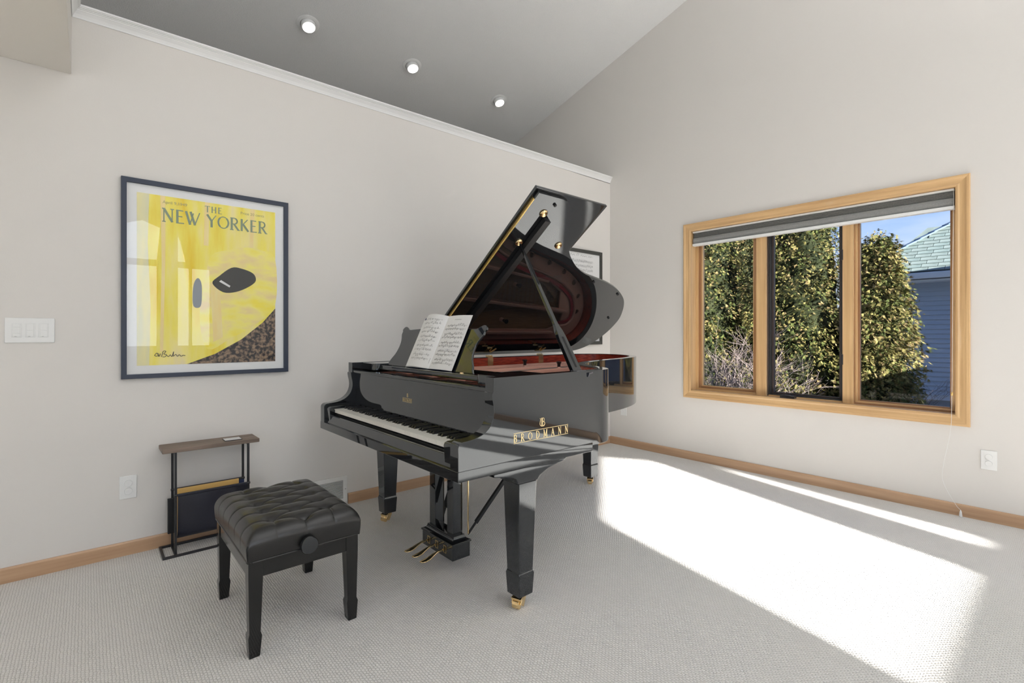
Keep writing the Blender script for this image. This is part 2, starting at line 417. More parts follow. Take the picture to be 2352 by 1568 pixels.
# ledge deck on top of the left wall, over the hall too
structure(MB().box(-0.06, XW + 0.01, YW + 0.12, 5.7, 2.70, 2.86).build('ledge', M['wall']))
structure(MB().box(-4.6, -0.06, 0.9, YW - 0.001, 2.53, 2.84).build('soffit', M['hallwall'], bevel=0.004))
structure(MB().box(-4.6, -0.06, YW + 0.12, 5.7, 2.70, 2.86).build('ledge', M['hallwall']))
CZ = lambda y: 4.403 + 0.2574 * (2.471 - y)
yr = -2.3
ce = MB()
ce.prism([(5.7, CZ(5.7)), (yr, CZ(yr)), (yr, CZ(yr) + 0.15), (5.7, CZ(5.7) + 0.15)], 0, -4.6, XW + 0.15)
ce.prism([(yr, CZ(yr)), (-8.1, 4.2), (-8.1, 4.35), (yr, CZ(yr) + 0.15)], 0, -4.6, XW + 0.15)
structure(ce.build('ceiling', M['ceil']))
WY0, WY1, WZ0, WZ1 = 0.541, 2.428, 0.664, 2.172
structure(plate('wall_right', [[(-8.1, -0.1), (5.7, -0.1), (5.7, CZ(5.7) + 0.05), (yr, CZ(yr) + 0.05), (-8.1, 4.25)], rect(WY0 - 0.012, WY1 + 0.012, WZ0 - 0.012, WZ1 + 0.012)], XW, XW + 0.13, M['wall'], 'YZ'))
structure(MB().box(-4.6, XW + 0.01, 5.7, 5.8, 2.6, 4.2).build('wall_back', M['wall']))
U1 = [(0.04, 3.0), (1.29, 3.0), (1.36, 3.80), (1.01, 3.94), (0.0, 3.58)]
U2 = [(1.72, 3.0), (1.88, 3.0), (1.78, 3.50), (1.72, 3.67)]
structure(plate('wall_front', [[(-4.6, -0.1), (XW + 0.1, -0.1), (XW + 0.1, 4.3), (-4.6, 4.3)], U1, U2,
    rect(0.04, 1.29, 0.9, 2.85), rect(1.72, 1.95, 0.9, 2.85), rect(2.02, 2.4, 0.9, 2.85)], -8.08, -8.0, M['wall'], 'XZ'))
structure(plate('wall_west', [[(-8.1, -0.1), (5.7, -0.1), (5.7, CZ(5.7) + 0.05), (yr, CZ(yr) + 0.05), (-8.1, 4.25)], rect(-6.9, -4.5, 0.8, 3.4), rect(-4.3, -1.9, 0.8, 3.4)], -4.6, -4.5, M['wall'], 'YZ'))

# crown moulding on the ledge (runs along the left wall and turns along the hall face)
prof = [(0, 2.828), (-0.004, 2.828), (-0.006, 2.836), (-0.011, 2.848), (-0.019, 2.860), (-0.022, 2.864), (-0.022, 2.868), (-0.026, 2.870), (-0.026, 2.874), (-0.031, 2.875), (-0.033, 2.879), (-0.036, 2.881), (-0.036, 2.890), (0.0, 2.890)]
cm = MB(); n = len(prof)
TZ = 0.0062
vs = []
for d, z in prof: vs.append((XW, YW + d, z + TZ * (XW + 0.06)))
for d, z in prof: vs.append((-0.06 - d, YW + d, z))
for d, z in prof: vs.append((-0.06 - d, 0.9, z))
fs = []
for s_ in (0, 1):
    for i in range(n): fs.append((s_ * n + i, s_ * n + (i + 1) % n, (s_ + 1) * n + (i + 1) % n, (s_ + 1) * n + i))
fs += [tuple(range(n)), tuple(range(2 * n, 3 * n))[::-1]]
cm.add(vs, fs)
cm.add([(XW, YW, 2.86), (XW, YW, 2.89 + TZ * 4.42), (XW, YW + 0.16, 2.89 + TZ * 4.42), (XW, YW + 0.16, 2.86), (-0.06, YW, 2.86), (-0.06, YW, 2.89), (-0.06, YW + 0.16, 2.89), (-0.06, YW + 0.16, 2.86)],
       [(0, 1, 2, 3), (7, 6, 5, 4), (0, 4, 5, 1), (1, 5, 6, 2), (2, 6, 7, 3), (3, 7, 4, 0)])
cm.box(-0.2, -0.06, 0.9, YW + 0.16, 2.82, 2.888)
structure(cm.build('trim_1', M['white']))
# baseboards
def basep(h): return [(0, 0), (-0.013, 0), (-0.013, h - 0.008), (-0.009, h), (0, h)]
bb = MB()
bb.add([], [])
for x0, x1 in ((-4.5, 1.09), (1.395, XW)):
    bb.prism([(YW + a, z) for a, z in basep(0.073)], 0, x0, x1)
structure(bb.build('baseboard_left', M['baseX']))
structure(MB().prism([(XW + a, z) for a, z in basep(0.078)], 1, -8.0, YW - 0.012).build('baseboard_right', M['baseY']))

# ================================================================== window in the right wall
win = thing('window_1', 'wide oak window of three panes with dark framed casement in the middle', None, (XW, 1.48, WZ0)); win['kind'] = 'structure'
# moulded casing: 4 mitred lengths
TW = 0.073
prof = [(0, 0), (0, 0.012), (0.012, 0.016), (0.022, 0.013), (0.030, 0.014), (0.048, 0.018), (0.056, 0.022), (0.068, 0.022), (TW, 0.017), (TW, 0)]
def mitre(name, corners_in, corners_out, mt):
    # corners_*: two (y,z) points for the inner and outer edge ends
    mb = MB(); n_ = len(prof)
    vs = []
    for e_ in (0, 1):
        for s_, hgt in prof:
            f_ = s_ / TW
            y = corners_in[e_][0] * (1 - f_) + corners_out[e_][0] * f_; z = corners_in[e_][1] * (1 - f_) + corners_out[e_][1] * f_
            vs.append((XW - hgt, y, z))
    mb.add(vs, [(i, (i + 1) % n_, n_ + (i + 1) % n_, n_ + i) for i in range(n_)] + [tuple(range(n_)), tuple(range(n_, 2 * n_))[::-1]])
    return mb.build(name, mt, win)
I = {'bl': (WY1, WZ0), 'br': (WY0, WZ0), 'tl': (WY1, WZ1), 'tr': (WY0, WZ1)}
O = {'bl': (WY1 + TW, WZ0 - TW), 'br': (WY0 - TW, WZ0 - TW), 'tl': (WY1 + TW, WZ1 + TW), 'tr': (WY0 - TW, WZ1 + TW)}
mitre('casing_bottom', (I['bl'], I['br']), (O['bl'], O['br']), M['oakY'])
mitre('casing_top', (I['tl'], I['tr']), (O['tl'], O['tr']), M['oakY'])
mitre('casing_side', (I['bl'], I['tl']), (O['bl'], O['tl']), M['oakZ'])
mitre('casing_side', (I['br'], I['tr']), (O['br'], O['tr']), M['oakZ'])
XJ = XW + 0.10
jb = MB()
jb.box(XW - 0.002, XJ + 0.06, WY0 - 0.011, WY0, WZ0, WZ1); jb.box(XW - 0.002, XJ + 0.06, WY1, WY1 + 0.011, WZ0, WZ1)
jb.box(XW - 0.002, XJ + 0.06, WY0, WY1, WZ0 - 0.011, WZ0); jb.box(XW - 0.002, XJ + 0.06, WY0, WY1, WZ1, WZ1 + 0.011)
jb.build('jamb', M['oakDk'].copy() if False else M['oakZ'], win)
# outer bronze cladding behind
clad = MB()
clad.box(XJ + 0.06, XJ + 0.09, WY0 - 0.03, WY0 + 0.03, WZ0 - 0.03, WZ1 + 0.03); clad.box(XJ + 0.06, XJ + 0.09, WY1 - 0.03, WY1 + 0.03, WZ0 - 0.03, WZ1 + 0.03)
clad.box(XJ + 0.06, XJ + 0.09, WY0 + 0.03, WY1 - 0.03, WZ0 - 0.03, WZ0 + 0.025); clad.box(XJ + 0.06, XJ + 0.09, WY0 + 0.03, WY1 - 0.03, WZ1 - 0.03, WZ1 + 0.03)
clad.build('cladding', M['bronzeclad'], win)
def sash(y0, y1, steps, mts, name='sash'):
    # stepped frame: list of (width, x front, x back)
    a0, a1, b0, b1 = y0, y1, WZ0, WZ1
    first = None
    for k, (wd, xf, xb, mm) in enumerate(steps):
        mb = MB()
        mb.box(xf, xb, a0, a0 + wd, b0, b1); mb.box(xf, xb, a1 - wd, a1, b0, b1)
        o1 = mb.build(name if k == 0 else 'glazing_stop', mm[0], win if k == 0 else first, bevel=0.0015)
        mb = MB(); mb.box(xf, xb, a0 + wd, a1 - wd, b0, b0 + wd * 0.75); mb.box(xf, xb, a0 + wd, a1 - wd, b1 - wd * 0.75, b1)
        mb.build('rail', mm[1], win if k == 0 else first, bevel=0.0015)
        if first is None: first = o1
        a0 += wd; a1 -= wd; b0 += wd * 0.75; b1 -= wd * 0.75
    return a0, a1, b0, b1
dk = (M['oakDkZ'], M['oakDk']); lt = (M['oakZ'], M['oakY'])
g = sash(1.845, WY1, [(0.022, XJ - 0.012, XJ + 0.05, lt), (0.022, XJ, XJ + 0.05, dk), (0.012, XJ + 0.014, XJ + 0.05, lt)], None)
MB().box(XJ + 0.028, XJ + 0.032, *g).build('pane', M['glass'], win)
g = sash(WY0, 1.145, [(0.014, XJ - 0.012, XJ + 0.05, dk), (0.016, XJ, XJ + 0.05, lt), (0.012, XJ + 0.014, XJ + 0.05, dk)], None)
MB().box(XJ + 0.028, XJ + 0.032, *g).build('pane', M['glass'], win)
g = sash(1.20, 1.775, [(0.014, XJ - 0.01, XJ + 0.05, (M['bronzeclad'], M['oakY'])), (0.012, XJ - 0.002, XJ + 0.05, (M['screenframe'], M['screenframe'])), (0.018, XJ + 0.03, XJ + 0.06, (M['bronzeclad'], M['bronzeclad']))], None, 'casement_frame')
MB().box(XJ + 0.042, XJ + 0.046, *g).build('pane', M['glass'], win)
MB().box(XJ - 0.035, XJ + 0.07, 1.772, 1.852, WZ0, WZ1).build('mullion', M['oakZ'], win, bevel=0.002)
MB().box(XJ - 0.035, XJ + 0.07, 1.135, 1.205, WZ0, WZ1).build('mullion', M['oakZ'], win, bevel=0.002)
ck = MB(); ck.box(XJ - 0.06, XJ - 0.005, 1.54, 1.65, WZ0, WZ0 + 0.02)
ck.tube([(XJ - 0.05, 1.60, WZ0 + 0.022), (XJ - 0.075, 1.60, WZ0 + 0.028), (XJ - 0.082, 1.56, WZ0 + 0.027), (XJ - 0.082, 1.535, WZ0 + 0.022)], 0.006, 8)
ck.build('crank_handle', M['crank'], win, smooth=True)
for z in (1.81, 1.0):
    MB().box(XJ - 0.045, XJ - 0.034, 1.20, 1.213, z - 0.04, z + 0.04).build('sash_lock', M['crank'], win, bevel=0.002)

# cellular shade
sh = thing('window_shade', 'grey cellular shade pulled up with white rails under window head', 'shade', (XW + 0.045, 1.48, WZ1))
MB().box(XW + 0.012, XW + 0.06, WY0 + 0.008, WY1 - 0.008, 2.156, 2.170).build('headrail', M['white'], sh, bevel=0.002)
MB().box(XW + 0.008, XW + 0.058, WY0 + 0.006, WY1 - 0.008, 2.032, 2.054).build('bottom_rail', M['white'], sh, bevel=0.003)
zz = [2.156]; 
pl = []
nf = 5
for i in range(nf):
    pl += [(XW + 0.020, 2.154 - i * 0.009), (XW + 0.030, 2.1495 - i * 0.009)]
pl += [(XW + 0.016, 2.106), (XW + 0.012, 2.09), (XW + 0.012, 2.074), (XW + 0.022, 2.055)]
back = [(XW + 0.05, 2.055), (XW + 0.05, 2.155)]
MB().prism([(a, z) for a, z in pl] + back, 1, WY0 + 0.010, WY1 - 0.012).build('pleated_fabric', M['shade'], sh)
cd = catmull([(XW + 0.004, 0.552, 2.155), (XW - 0.001, 0.551, 2.03), (XW - 0.026, 0.553, 1.5), (XW - 0.027, 0.556, 0.80), (XW - 0.02, 0.565, 0.55), (XW - 0.008, 0.604, 0.30), (XW - 0.012, 0.60, 0.20), (XW - 0.03, 0.54, 0.08), (XW - 0.034, 0.512, 0.045)], 6)
cdo = MB().tube(cd, 0.0011, 6).build('pull_cord', M['cord'], sh, smooth=True)
MB().lathe([(0.003, 0), (0.005, 0.004), (0.005, 0.02), (0.003, 0.024)], 10, (XW - 0.0268, 0.556, 0.79)).build('cord_joiner', M['hingebrass'], cdo, smooth=True)
MB().lathe([(0.008, 0), (0.009, 0.004), (0.006, 0.03), (0.003, 0.042)], 12, (XW - 0.034, 0.512, 0.002)).build('tassel', M['plastic'], cdo, smooth=True)

# ================================================================== wall fittings
def outlet(loc, axis, label, group=None):
    # axis 0: on the right wall facing -x ; axis 1: on left wall facing -y
    x, y, z = loc
    t_ = thing('wall_outlet', label, 'outlet', loc, group)
    def B(u0, u1, z0, z1, d0, d1, nm, mt, par, bv=0.002):
        mb = MB()
        if axis == 1: mb.box(x + u0, x + u1, y - d1, y - d0, z + z0, z + z1)
        else: mb.box(x - d1, x - d0, y + u0, y + u1, z + z0, z + z1)
        return mb.build(nm, mt, par, bevel=bv)
    pl_ = B(-0.038, 0.038, -0.062, 0.062, 0, 0.006, 'cover_plate', M['plastic'], t_, 0.003)
    for dz in (0.021, -0.021):
        ax_ = (0, -1, 0) if axis == 1 else (-1, 0, 0)
        mb = MB(); 
        poly = [(0.0175 * math.cos(a), 0.0175 * math.sin(a)) for a in [2 * math.pi * k / 32 for k in range(32)]]
        if axis == 1: mb.prism([(x + u, z + dz + v_) for u, v_ in poly], 1, y - 0.0110, y - 0.005)
        else: mb.prism([(y + u, z + dz + v_) for u, v_ in poly], 0, x - 0.0110, x - 0.005)
        rc = mb.build('safety_cap', M['plastic'], t_, bevel=0.0008)
        B(-0.006, 0.006, dz - 0.0012, dz + 0.0012, 0.0108, 0.0118, 'pull_tab', M['plastic'], rc, 0)
    B(-0.003, 0.003, -0.003, 0.003, 0.005, 0.0072, 'screw', M['plastic'], t_, 0.001)
    return t_
outlet((0.170, YW, 0.366), 1, 'white wall outlet left of the magazine rack on the left wall')
outlet((XW, 0.382, 0.392), 0, 'white wall outlet to the right of the window on the right wall')
outlet((XW, 3.205, 0.385), 0, 'white wall outlet below the curved tail of the piano')
sw = thing('light_switch', 'white three gang rocker switch plate at the left edge of left wall', 'light switch', (-0.211, YW, 1.216))
MB().prism([(-0.300, 1.155), (-0.122, 1.155), (-0.122, 1.278), (-0.300, 1.278)], 1, YW - 0.007, YW).build('cover_plate', M['plastic'], sw, bevel=0.004)
for k, (a, b_) in enumerate(((-0.276, -0.241), (-0.228, -0.193), (-0.180, -0.145))):
    fo = MB().box(a, b_, YW - 0.0085, YW - 0.006, 1.182, 1.251).build('rocker_frame', M['plastic'], sw, bevel=0.001)
    zs = (1.183, 1.202, 1.232, 1.250) if k == 0 else (1.183, 1.2165, 1.250)
    for z0, z1 in zip(zs[:-1], zs[1:]):
        MB().box(a + 0.005, b_ - 0.005, YW - 0.0105, YW - 0.008, z0 + 0.0008, z1 - 0.0008).build('rocker', M['plastic'], fo, bevel=0.0008)
    MB().box(a + 0.010, a + 0.018, YW - 0.0112, YW - 0.0095, 1.1855, 1.1868).build('indicator', M['plastic_dark'], fo)
vt = thing('floor_register', 'white louvred air register low on wall behind the bench', 'vent', (1.24, YW, 0.11))
plate('register_frame', [rect(1.092, 1.389, 0.02, 0.202), rect(1.122, 1.359, 0.048, 0.172)], YW - 0.010, YW, M['metal_white'], 'XZ', vt, bevel=0.002)
MB().box(1.12, 1.361, YW - 0.001, YW + 0.0, 0.046, 0.174).build('duct_shade', M['dark'], vt)  # flat dark panel behind the louvres; the duct's shade is in its colour
for k in range(15):
    z = 0.0525 + k * 0.0082
    MB().add([(1.1225, YW - 0.0088, z - 0.0022), (1.3585, YW - 0.0088, z - 0.0022), (1.3585, YW - 0.0015, z - 0.0012), (1.1225, YW - 0.0015, z - 0.0012),
              (1.1225, YW - 0.0088, z + 0.0014), (1.3585, YW - 0.0088, z + 0.0014), (1.3585, YW - 0.0015, z + 0.0024), (1.1225, YW - 0.0015, z + 0.0024)],
             [(0, 1, 2, 3), (4, 5, 6, 7), (0, 1, 5, 4), (3, 2, 6, 7), (0, 3, 7, 4), (1, 2, 6, 5)]).build('louvre', M['metal_white'], vt)
for x in (1.105, 1.376):
    MB().lathe([(0.0025, 0), (0.0022, 0.002)], 10, (x, YW - 0.010, 0.11), (0, -1, 0)).build('screw', M['darksteel'], vt)

# recessed lights on the sloped ceiling
cn = Vector((0, -0.2574, -1)).normalized()   # towards the room
names = ['recessed ceiling light nearest the left edge of the ceiling', 'middle recessed light of the row of three on ceiling', 'recessed ceiling light nearest the window wall']
for (x, y), lb in zip(((1.46, 4.41), (2.48, 4.41), (3.61, 4.41)), names):
    z = CZ(y); P0 = Vector((x, y, z))
    t_ = thing('recessed_light', lb, 'ceiling light', P0, 'recessed lights in the sloped ceiling')
    MB().lathe([(0.094, 0), (0.094, 0.003), (0.088, 0.007), (0.066, 0.008), (0.062, 0.004), (0.062, 0)], 40, P0, cn).build('trim_ring', M['white'], t_, smooth=True)
    ax = Vector((0.02, -0.42, -1)).normalized()
    Pb = P0 - cn * 0.01
    MB().lathe([(0.058, 0), (0.060, 0.015), (0.060, 0.045), (0.057, 0.055), (0.052, 0.056)], 40, Pb, ax).build('gimbal_housing', M['white'], t_, smooth=True)
    MB().lathe([(0.051, 0.0562), (0.045, 0.0605), (0.03, 0.063), (0.01, 0.064)], 32, Pb, ax).build('lens', M['lens'], t_, smooth=True)

# ================================================================== lettering
# strokes: (thick?, [(x,y),...]) on a unit-high glyph
def arc(cx, cy, rx, ry, a0, a1, n_=14): return [(cx + rx * math.cos(R(a0 + (a1 - a0) * i / n_)), cy + ry * math.sin(R(a0 + (a1 - a0) * i / n_))) for i in range(n_ + 1)]
T_, H_ = 0.16, 0.075
def serif(x, y, w_=0.13): return (H_, [(x - w_, y), (x + w_, y)])
G = {
 'B': (0.62, [(T_, [(0.12, 0), (0.12, 1)]), (H_, [(0.02, 1), (0.3, 1)] + arc(0.3, 0.76, 0.22, 0.24, 90, -90) + [(0.12, 0.52)]), (H_ * 1.5, arc(0.3, 0.76, 0.22, 0.24, 60, -60)), (H_, [(0.02, 0), (0.3, 0)] ), (H_, [(0.3, 0.52)] + arc(0.32, 0.26, 0.26, 0.26, 90, -90) + [(0.12, 0)]), (H_ * 1.7, arc(0.32, 0.26, 0.26, 0.26, 60, -60))]),
 'R': (0.68, [(T_, [(0.12, 0), (0.12, 1)]), (H_, [(0.02, 1), (0.3, 1)] + arc(0.3, 0.75, 0.24, 0.25, 90, -90) + [(0.12, 0.5)]), (H_ * 1.5, arc(0.3, 0.75, 0.24, 0.25, 60, -60)), (T_ * 0.9, [(0.3, 0.5), (0.62, 0.02)]), serif(0.12, 0), (H_, [(0.56, 0), (0.74, 0)])]),
 'O': (0.84, [(H_, arc(0.42, 0.5, 0.38, 0.48, 0, 360, 30)), (T_ * 0.8, arc(0.42, 0.5, 0.38, 0.47, -50, 50)), (T_ * 0.8, arc(0.42, 0.5, 0.38, 0.47, 130, 230))]),
 'D': (0.76, [(T_, [(0.12, 0), (0.12, 1)]), (H_, [(0.02, 1), (0.3, 1)] + arc(0.3, 0.5, 0.40, 0.5, 90, -90) + [(0.02, 0)]), (T_ * 0.8, arc(0.3, 0.5, 0.40, 0.5, 55, -55))]),
 'M': (0.94, [(H_, [(0.14, 0), (0.14, 1)]), (T_, [(0.14, 1), (0.46, 0.06)]), (H_, [(0.46, 0.06), (0.78, 1)]), (T_, [(0.80, 1), (0.80, 0)]), serif(0.14, 0, 0.11), serif(0.80, 0), (H_, [(0.03, 1), (0.16, 1)]), (H_, [(0.78, 1), (0.92, 1)])]),
 'A': (0.78, [(H_, [(0.10, 0), (0.38, 1)]), (T_, [(0.38, 1), (0.68, 0)]), (H_, [(0.2, 0.34), (0.56, 0.34)]), serif(0.10, 0, 0.1), serif(0.68, 0, 0.11)]),
 'N': (0.80, [(H_, [(0.14, 0), (0.14, 1)]), (T_, [(0.14, 1), (0.66, 0.02)]), (H_, [(0.66, 0), (0.66, 1)]), serif(0.14, 0, 0.1), (H_, [(0.03, 1), (0.16, 1)]), serif(0.66, 1, 0.11)]),
 'E': (0.58, [(T_, [(0.12, 0), (0.12, 1)]), (H_, [(0.05, 1), (0.5, 0.98)]), (H_, [(0.12, 0.52), (0.44, 0.52)]), (H_, [(0.05, 0), (0.55, 0.02)])]),
 'W': (1.0, [(T_, [(0.04, 1), (0.30, 0)]), (H_, [(0.30, 0), (0.52, 0.9)]), (T_, [(0.34, 1), (0.62, 0)]), (H_, [(0.62, 0), (0.94, 1)])]),
 'Y': (0.72, [(T_, [(0.04, 1), (0.36, 0.5)]), (H_, [(0.68, 1), (0.36, 0.5)]), (T_, [(0.36, 0.5), (0.36, 0)])]),
 'K': (0.68, [(T_, [(0.12, 0), (0.12, 1)]), (H_, [(0.14, 0.46), (0.58, 1)]), (T_, [(0.24, 0.56), (0.64, 0)])]),
 'T': (0.66, [(T_, [(0.33, 0), (0.33, 1)]), (H_, [(0.0, 0.99), (0.66, 0.99)]), (H_, [(0.0, 0.99), (-0.03, 0.9)]), (H_, [(0.66, 0.99), (0.69, 0.9)])]),
 'H': (0.76, [(T_, [(0.12, 0), (0.12, 1)]), (T_, [(0.62, 0), (0.62, 1)]), (H_, [(0.12, 0.5), (0.62, 0.5)])]),
 ' ': (0.35, []),
}
def ribbon(mb, pts, wd, F, mi=0):
    """flat ribbon along 2D pts, F maps (u,v)->3D"""
    pts = [Vector(p) for p in pts]
    for a, b_ in zip(pts[:-1], pts[1:]):
        d = (b_ - a)
        if d.length < 1e-9: continue
        d.normalize(); n_ = Vector((-d.y, d.x)) * wd / 2; e_ = d * wd * 0.12
        q4 = [Vector(F(*(a - n_ - e_))), Vector(F(*(b_ - n_ + e_))), Vector(F(*(b_ + n_ + e_))), Vector(F(*(a + n_ - e_)))]
        nn = (q4[1] - q4[0]).cross(q4[3] - q4[0])
        if nn.length > 0: nn = nn.normalized() * ((len(mb.f) * 7) % 23) * 1.1e-5
        mb.quad(*[p + nn for p in q4], mi)   # strokes stacked a hair apart, none coplanar
def letters(mb, text, u0, u1, v0, hgt, F, wf=1.0):
    tot = sum(G[c][0] for c in text); gaps = len(text) - 1; sx = hgt * wf
    gap = ((u1 - u0) - tot * sx) / max(1, gaps); u = u0
    for c in text:
        for wd, pts in G[c][1]: ribbon(mb, [(u + p[0] * sx, v0 + p[1] * hgt) for p in pts], wd * hgt, F)
        u += G[c][0] * sx + gap
def font_text(name, text, mt, size, F, parent=None, align='LEFT'):
    cu = bpy.data.curves.new('t', 'FONT'); cu.body = text; cu.size = size; cu.align_x = align; cu.extrude = 0
    ob = bpy.data.objects.new('t', cu); C.objects.link(ob)
    me = bpy.data.meshes.new_from_object(ob.evaluated_get(bpy.context.evaluated_depsgraph_get()))
    bpy.data.objects.remove(ob)
    for v_ in me.vertices: v_.co = F(v_.co.x, v_.co.y)
    me.materials.clear(); me.materials.append(mt); me.name = name
    return link(name, me, parent)
def badge(F, mb, u0, u1, vb, hl, lw, emb):
    """maker name between two rules with the lyre emblem above"""
    letters(mb, 'BRODMANN', u0 + 0.01 * hl, u1 - 0.01 * hl, vb, hl, F, 0.85)
    ribbon(mb, [(u0, vb - 0.16 * hl), (u1, vb - 0.16 * hl)], lw, F); ribbon(mb, [(u0, vb + 1.18 * hl), (u1, vb + 1.18 * hl)], lw, F)
    uc = (u0 + u1) / 2; eh = emb; vb2 = vb + 1.18 * hl + 0.36 * hl
    S = lambda pts: [(uc + (p[0] - 0.5) * eh, vb2 + p[1] * eh) for p in pts]
    ribbon(mb, S([(0.10, 0.98), (0.2, 0.92), (0.22, 0.8), (0.14, 0.55)] + arc(0.5, 0.36, 0.40, 0.34, 165, 340, 18)), 0.07 * eh, F)
    for x in (0.36, 0.43, 0.50): ribbon(mb, S([(x, 0.04), (x, 1.0)]), 0.045 * eh, F)
    ribbon(mb, S([(0.58, 0.02), (0.58, 1.0)]), 0.06 * eh, F)
    ribbon(mb, S([(0.3, 0.99), (0.66, 1.0)] + arc(0.66, 0.78, 0.2, 0.22, 90, -90) + [(0.58, 0.56)]), 0.06 * eh, F)
    ribbon(mb, S([(0.66, 0.56)] + arc(0.66, 0.29, 0.27, 0.27, 90, -90)), 0.075 * eh, F)

# ================================================================== grand piano
YR, YL, XF = 1.62, 3.14, 1.118
ZT, ZB = 1.013, 0.63
GP = thing('grand_piano', 'black lacquered grand piano with lid raised and front flap folded back', 'piano', (2.3, 2.4, 0))
LQ = M['lacquer']
XA = 1.88
tail = [(1.95, 1.62), (2.04, 1.624), (2.115, 1.655), (2.180, 1.735), (2.238, 1.86), (2.325, 1.99), (2.475, 2.10), (2.75, 2.195), (3.10, 2.265), (3.36, 2.36), (3.56, 2.50), (3.67, 2.70), (3.68, 2.88), (3.61, 3.02), (3.48, 3.11), (3.30, 3.138)]
ZB = 0.634; TH_ = 0.058
plan = [(XA, YR)] + catmull(tail, 7) + [(3.0, YL), (2.5, YL), (XA, YL)]
inn = offset(plan, TH_)
inn[0] = (XA, YR + TH_); inn[-1] = (XA, YL - TH_)
def wallstrip(pa, pb, z0, z1):
    mb = MB(); n_ = len(pa)
    vs = []
    for a, b_ in zip(pa, pb): vs += [(a[0], a[1], z0), (a[0], a[1], z1), (b_[0], b_[1], z1), (b_[0], b_[1], z0)]
    fs = []
    for i in range(n_ - 1):
        for k in range(4): fs.append((i * 4 + k, i * 4 + (k + 1) % 4, (i + 1) * 4 + (k + 1) % 4, (i + 1) * 4 + k))
    fs += [(0, 1, 2, 3), tuple(4 * (n_ - 1) + k for k in (3, 2, 1, 0))]
    return mb.add(vs, fs)
in2 = offset(plan, TH_ + 0.0005); in3 = offset(plan, TH_ + 0.004)
cut = slice(3, len(plan) - 2)
wallstrip(in2[cut], in3[cut], 0.84, ZT - 0.006).build('inner_rim_veneer', M['mahog'], GP, smooth=True)
MB().box(1.75, 3.1, YL - TH_ - 0.004, YL - TH_ - 0.0005, 0.84, ZT - 0.006).build('inner_rim_veneer', M['mahog'], GP)
# underside / keybed
poly = [(x, y) for x, y in offset(plan, 0.04)]
plate('bottom_boards', [[(1.6, YR + 0.04)] + poly[1:-1] + [(1.6, YL - 0.04)]], 0.70, 0.73, M['matteblack'], 'XY', GP)
MB().box(XF - 0.002, 1.942, YR - 0.002, YL + 0.002, 0.604, 0.648).build('keybed', LQ, GP, bevel=0.0025)
for y in (2.0, 2.4, 2.8):
    MB().bar((1.96, y, 0.67), (3.0, y * 0.4 + 2.75 * 0.6, 0.67), 0.08, 0.07).build('underside_beam', M['matteblack'], GP)
# cheeks (arms)
ch = [(1.118, 0.650), (1.118, 0.742), (1.121, 0.752), (1.130, 0.760), (1.145, 0.764), (1.175, 0.766), (1.210, 0.771), (1.245, 0.783), (1.270, 0.800), (1.288, 0.822), (1.298, 0.848), (1.301, 0.872), (1.299, 0.895), (1.294, 0.918), (1.291, 0.938), (1.291, 0.948), (1.298, 0.952), (1.298, ZT), (1.40, ZT), (1.40, 0.650)]
ch = ch[:2] + catmull(ch[2:16], 4) + ch[16:]
ch = ch[:-2]   # arm profile up to the rear top corner, then straight back to the start of the curve
ch[0] = (1.118, ZB)
ch2 = ch + [(XA, ZT)]
case = MB()
for yo, yi in ((YR, YR + TH_), (YL, YL - TH_)):
    k = len(ch2); vs = [(x, yo, z) for x, z in ch2] + [(XA, yo, ZB)] + [(x, yi, z) for x, z in ch2] + [(XA, yi, ZB)]
    m_ = k + 1
    case.add(vs, [tuple(range(m_)), tuple(range(m_, 2 * m_))[::-1]] + [(i, (i + 1) % m_, m_ + (i + 1) % m_, m_ + i) for i in range(m_) if i != k - 1])
rs = wallstrip(plan, inn, ZB, ZT); case.add(rs.v, rs.f[:-2])
cme = case.mesh('piano_case', LQ)
bm_ = bmesh.new(); bm_.from_mesh(cme); bmesh.ops.remove_doubles(bm_, verts=bm_.verts, dist=1e-4); bmesh.ops.recalc_face_normals(bm_, faces=bm_.faces); bm_.to_mesh(cme); bm_.free()
link('piano_case', cme, GP, False, 0.0035, 3)
# key blocks, key slip
KY0, KY1 = 1.745, 3.02
for y0, y1 in ((YR + TH_, KY0 - 0.002), (KY1 + 0.002, YL - TH_)):
    MB().prism([(1.135, 0.65), (1.128, 0.735), (1.134, 0.746), (1.146, 0.750), (1.315, 0.750), (1.315, 0.65)], 1, y0, y1).build('key_block', LQ, GP, bevel=0.003)
MB().prism([(XF + 0.012, 0.648), (XF + 0.024, 0.692), (XF + 0.03, 0.696), (XF + 0.038, 0.694), (XF + 0.038, 0.648)], 1, YR + TH_, YL - TH_).build('key_slip', LQ, GP, bevel=0.0015)
MB().box(1.165, 1.34, KY0, KY1, 0.66, 0.702).build('key_frame', M['matteblack'], GP)
# white keys
wk = (KY1 - KY0) / 52
wkm = MB().box(0, 0.15, -wk / 2 + 0.0005, wk / 2 - 0.0005, -0.022, 0).box(-0.003, 0.15, -wk / 2 + 0.0005, wk / 2 - 0.0005, -0.0035, 0.0005).mesh('white_key', M['whitekey'])
bkm = MB().add([(0.0, -0.0066, 0), (0.10, -0.0066, 0), (0.10, 0.0066, 0), (0, 0.0066, 0), (0.008, -0.0054, 0.0125), (0.10, -0.0054, 0.013), (0.10, 0.0054, 0.013), (0.008, 0.0054, 0.0125)],
              [(3, 2, 1, 0), (4, 5, 6, 7), (0, 1, 5, 4), (1, 2, 6, 5), (2, 3, 7, 6), (3, 0, 4, 7)]).mesh('black_key', M['blackkey'])
KZ = 0.7335
def placed(name, me, parent, loc):
    o = bpy.data.objects.new(name, me); C.objects.link(o); o.parent = parent; o.location = Vector(loc) - world_loc(parent); return o
